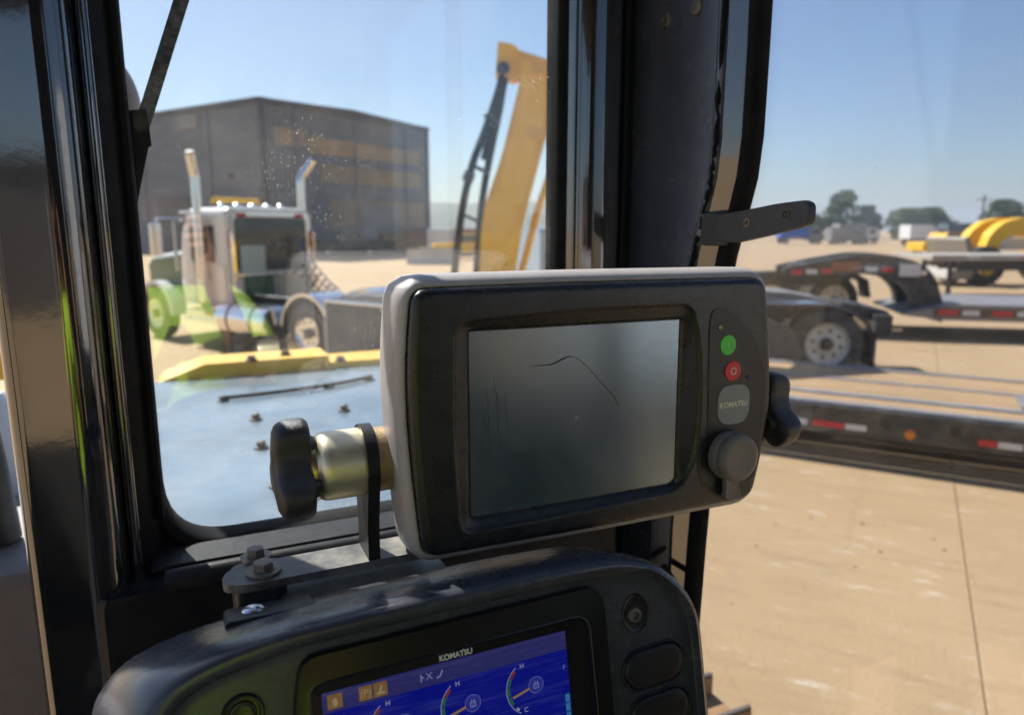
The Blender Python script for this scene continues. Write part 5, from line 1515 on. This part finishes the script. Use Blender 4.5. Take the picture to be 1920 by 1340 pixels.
# ------------------------------------------------------------------ trees
def tree(x, y, h, w, m, label, seed, low=.12, name='tree'):
    r = random.Random(seed)
    t = thing(name, label, 'tree', (x, y, 0), None, 'trees beyond the far yard edge')
    mb = MB(); mb.tube([(x, y, 0), (x + .1, y, h * .35), (x - .1, y, h * .8)], [.32, .22, .05], 8)
    for k in range(6):
        a = r.uniform(0, 6.28); z = h * r.uniform(.25, .6)
        mb.tube([(x, y, z), (x + math.cos(a) * w * .22, y + math.sin(a) * w * .22, z + h * .12), (x + math.cos(a) * w * .38, y + math.sin(a) * w * .38, z + h * .22)], [.12, .07, .02], 5)
    part('trunk', mb, BARK, t)
    mb = MB(); vs, fs = [], []
    clumps = []
    for k in range(46):
        zz = low + (1 - low) * r.random() ** .8
        prof_ = math.sin(math.pi * min(1, max(.08, (zz - low) / (1.02 - low))) ** .75) ** .7
        a = r.uniform(0, 6.28); q = w * .5 * prof_ * r.uniform(.35, .95)
        clumps.append((x + math.cos(a) * q, y + math.sin(a) * q, h * zz * .97, w * r.uniform(.09, .17)))
    for (cx, cy, cz, cr) in clumps:
        for k in range(150):
            u = Vector((r.gauss(0, 1), r.gauss(0, 1), r.gauss(0, .8))).normalized() * cr * r.uniform(.5, 1.1)
            p = Vector((cx, cy, cz)) + u
            if p.z > h: continue
            s = r.uniform(.16, .34)
            d1 = Vector((r.gauss(0, 1), r.gauss(0, 1), r.gauss(0, .5))).normalized(); d2 = d1.cross(Vector((r.gauss(0, 1), r.gauss(0, 1), r.gauss(0, 1)))).normalized()
            o = len(vs); vs += [p + d1 * s, p + d2 * s * .6, p - d1 * s, p - d2 * s * .6]; fs.append((o, o + 1, o + 2, o + 3))
    mb.add(vs, fs)
    part('crown', mb, m, t, smooth=False)
    return t
tree(68.3, 150, 9.9, 8.0, LEAF1, 'tall leafy tree, highest beyond the far row', 1)
tree(74.2, 151, 6.9, 5.4, LEAF1, 'narrow smaller tree right of the tall tree', 2)
tree(62.5, 152, 5.2, 6.5, LEAF2, 'low pale tree left of the tall tree', 3, .05)
tree(76.5, 140, 6.0, 8.0, LEAF2, 'broad light green bushy tree, left half of the wide clump', 4, .05)
tree(81.5, 141, 6.2, 9.0, LEAF1, 'broad dark bushy tree, right half of the wide clump', 5, .05)
tree(82.5, 121, 6.9, 7.2, LEAF1, 'round dark tree above the yellow loader', 6, .2)
tree(27.5, 150, 6.6, 5.0, LEAF2, 'small tree half hidden behind the door edge', 8)

# ================================================================== shed behind the camera, mirrored in the gloss black posts
SH = MACH @ Matrix.Translation((-9.0, -19.0, -EYE))
sh = thing('storage_shed', 'dark open-fronted shed mirrored in the left post', 'shed', (0, 0, 0), SH)
mb = MB(); mb.box((0, -3, 1.9), (26, 5, 3.8)); part('wall', mb, SIDING, sh, smooth=False)
mb = MB(); mb.prism([(-13.4, 3.8), (13.4, 3.8), (13.4, 4.0), (-13.4, 4.0)], -5.9, .2, 'xz'); part('roof', mb, TRIM_D, sh, smooth=False)
for k in range(6):
    mb = MB(); mb.box((-11 + k * 4.4, -.46, 1.5), (3.4, .1, 3.0)); part('bay_door', mb, TRIM_D, sh, smooth=False)

# unseen white truck, added behind on the right to brighten the dark screen
BM = MACH @ Matrix.Translation((6.2, -7.4, -EYE)) @ Matrix.Rotation(R(-62), 4, 'Z')
bk = thing('box_truck', 'unseen white truck added to brighten the dark monitor screen', 'truck', (0, 0, 0), BM)
mb = MB(); mb.box((0, 0, 2.2), (5.0, 2.4, 2.6), .05); part('body', mb, WHITE, bk)
mb = MB(); mb.box((3.6, 0, 1.4), (1.9, 2.2, 1.8), .2); cbm = part('cab', mb, WHITE, bk)
mb = MB(); mb.box((3.7, 1.105, 1.75), (1.0, .02, .6)); part('window', mb, DARKGL, cbm)
mb = MB(); mb.box((.8, 0, .72), (7.0, 1.0, .2)); part('chassis', mb, CHASSIS, bk)
for x in (-1.6, 3.6):
    for y, s_ in ((-1.0, -1), (1.0, 1)): wheel(bk, (x, y, .48), (0, s_, 0), .48, .28, .28)

# ================================================================== the photographer, mirrored in the windscreen
def skin_mesh(name, verts, edges, radii, material, parent, root=0, sub=2):
    me = bpy.data.meshes.new(name)
    o3 = ORG[parent.name]
    me.from_pydata([(Vector(v) - o3) for v in verts], edges, [])
    me.materials.append(material)
    o = bpy.data.objects.new(name, me); COL.objects.link(o); o.parent = parent; ORG[o.name] = o3
    md = o.modifiers.new('skin', 'SKIN'); md.use_smooth_shade = True; md.branch_smoothing = .6
    for i, r_ in enumerate(radii):
        sv = me.skin_vertices[0].data[i]
        sv.radius = (r_, r_) if not isinstance(r_, tuple) else r_
        sv.use_root = (i == root)
    sd = o.modifiers.new('smooth', 'SUBSURF'); sd.levels = sub; sd.render_levels = sub
    return o
pe = thing('person', 'person in lime shirt holding a phone, mirrored in the windscreen', 'person', (.03, -.5, -.77), MACH)
V, E_, RD = [], [], []
def chain(pts, start=None):
    prev = start
    for (p, r_) in pts:
        V.append(p); RD.append(r_); i = len(V) - 1
        if prev is not None: E_.append((prev, i))
        prev = i
    return prev
pel = chain([((.03, -.50, -.70), .13)])
wst = chain([((.03, -.47, -.56), .125), ((.02, -.43, -.42), .135)], pel)
chst = chain([((.01, -.40, -.27), .14)], wst)
nck = chain([((.0, -.39, -.13), .055), ((.0, -.375, -.06), .055)], chst)
hd_ = chain([((.0, -.355, .0), .075), ((.0, -.35, .06), .088), ((.0, -.36, .12), .07)], nck)
chain([((.0, -.255, .035), .016)], hd_ - 1)
for sgn in (-1, 1):
    sh_ = chain([((sgn * .15, -.39, -.20), .065)], chst)
    wr = chain([((sgn * .21, -.33, -.34), .052), ((sgn * .215, -.25, -.47), .044), ((sgn * .17, -.16, -.33), .042), ((sgn * .115, -.075, -.15), .030), ((sgn * .095, -.05, -.085), .030)], sh_)
    pm = chain([((sgn * .090, -.042, -.045), .030)], wr)
    for k, (dz, ln) in enumerate(((.038, .9), (.018, 1.0), (-.002, .98), (-.022, .8))):
        b0 = Vector((sgn * .088, -.034, -.02 + dz))
        chain([(tuple(b0), .0095), (tuple(b0 + Vector((-sgn * .010 * ln, .022 * ln, .006))), .009), (tuple(b0 + Vector((-sgn * .030 * ln, .024 * ln, .004))), .0085), (tuple(b0 + Vector((-sgn * .044 * ln, .020 * ln, .002))), .0075)], pm)
    chain([((sgn * .080, -.050, -.028), .011), ((sgn * .066, -.046, -.004), .0105), ((sgn * .054, -.042, .012), .009)], pm)
    kn = chain([((sgn * .12 + .03, -.42, -.72), .095), ((sgn * .16 + .03, -.05, -.74), .070), ((sgn * .16 + .03, -.02, -1.0), .055), ((sgn * .16 + .03, -.04, -1.24), .045), ((sgn * .16 + .03, .08, -1.26), .035)], pel)
body = skin_mesh('body', V, E_, RD, SKIN, pe)
V, E_, RD = [], [], []
c0 = chain([((.03, -.49, -.66), .150)])
c1 = chain([((.03, -.47, -.56), .150), ((.02, -.43, -.42), .158)], c0)
c2_ = chain([((.01, -.40, -.27), .160)], c1)
chain([((.0, -.392, -.155), .075)], c2_)
for sgn in (-1, 1):
    chain([((sgn * .15, -.39, -.20), .088), ((sgn * .20, -.345, -.315), .076), ((sgn * .216, -.30, -.395), .072)], c2_)
skin_mesh('shirt', V, E_, RD, LIME, pe)
V, E_, RD = [], [], []
c0 = chain([((.03, -.50, -.70), .148)])
for sgn in (-1, 1):
    chain([((sgn * .12 + .03, -.42, -.72), .110), ((sgn * .16 + .03, -.05, -.74), .084), ((sgn * .16 + .03, -.02, -1.0), .070), ((sgn * .16 + .03, -.04, -1.22), .064)], c0)
skin_mesh('trousers', V, E_, RD, PANTS, pe)
V, E_, RD = [], [], []
chain([((.0, -.375, .04), .088), ((.0, -.372, .10), .086), ((.0, -.372, .145), .055)])
skin_mesh('hair', V, E_, RD, HAIR, pe)
pe.location = MACH @ Vector((.03 - .05, -.5, -.77))
PF = MACH @ Matrix.Rotation(R(-24.4), 4, 'Z')
mb = MB(); mb.box((-.055, -.026, -.022), (.162, .0085, .076), .004)
ph_ = finish('phone', mb, PHONE, frame=PF, org=(-.055, -.026, -.022)); tag(ph_, 'dark phone held up at the camera position', 'phone')

# ================================================================== summer haze over the yard
mb = MB(); mb.box((0, 0, 17.0), (3900, 3900, 36.0))
hm = bpy.data.materials.new('haze_air'); hm.use_nodes = True
hn = hm.node_tree; hn.nodes.clear()
ho = hn.nodes.new('ShaderNodeOutputMaterial'); hv = hn.nodes.new('ShaderNodeVolumePrincipled')
hv.inputs['Color'].default_value = (.86, .92, 1.0, 1); hv.inputs['Density'].default_value = .0008; hv.inputs['Anisotropy'].default_value = .2
hn.links.new(hv.outputs[0], ho.inputs['Volume'])
hz_ = finish('haze', mb, hm, kind='stuff', smooth=False)
hz_['label'] = 'pale summer haze over the whole yard'
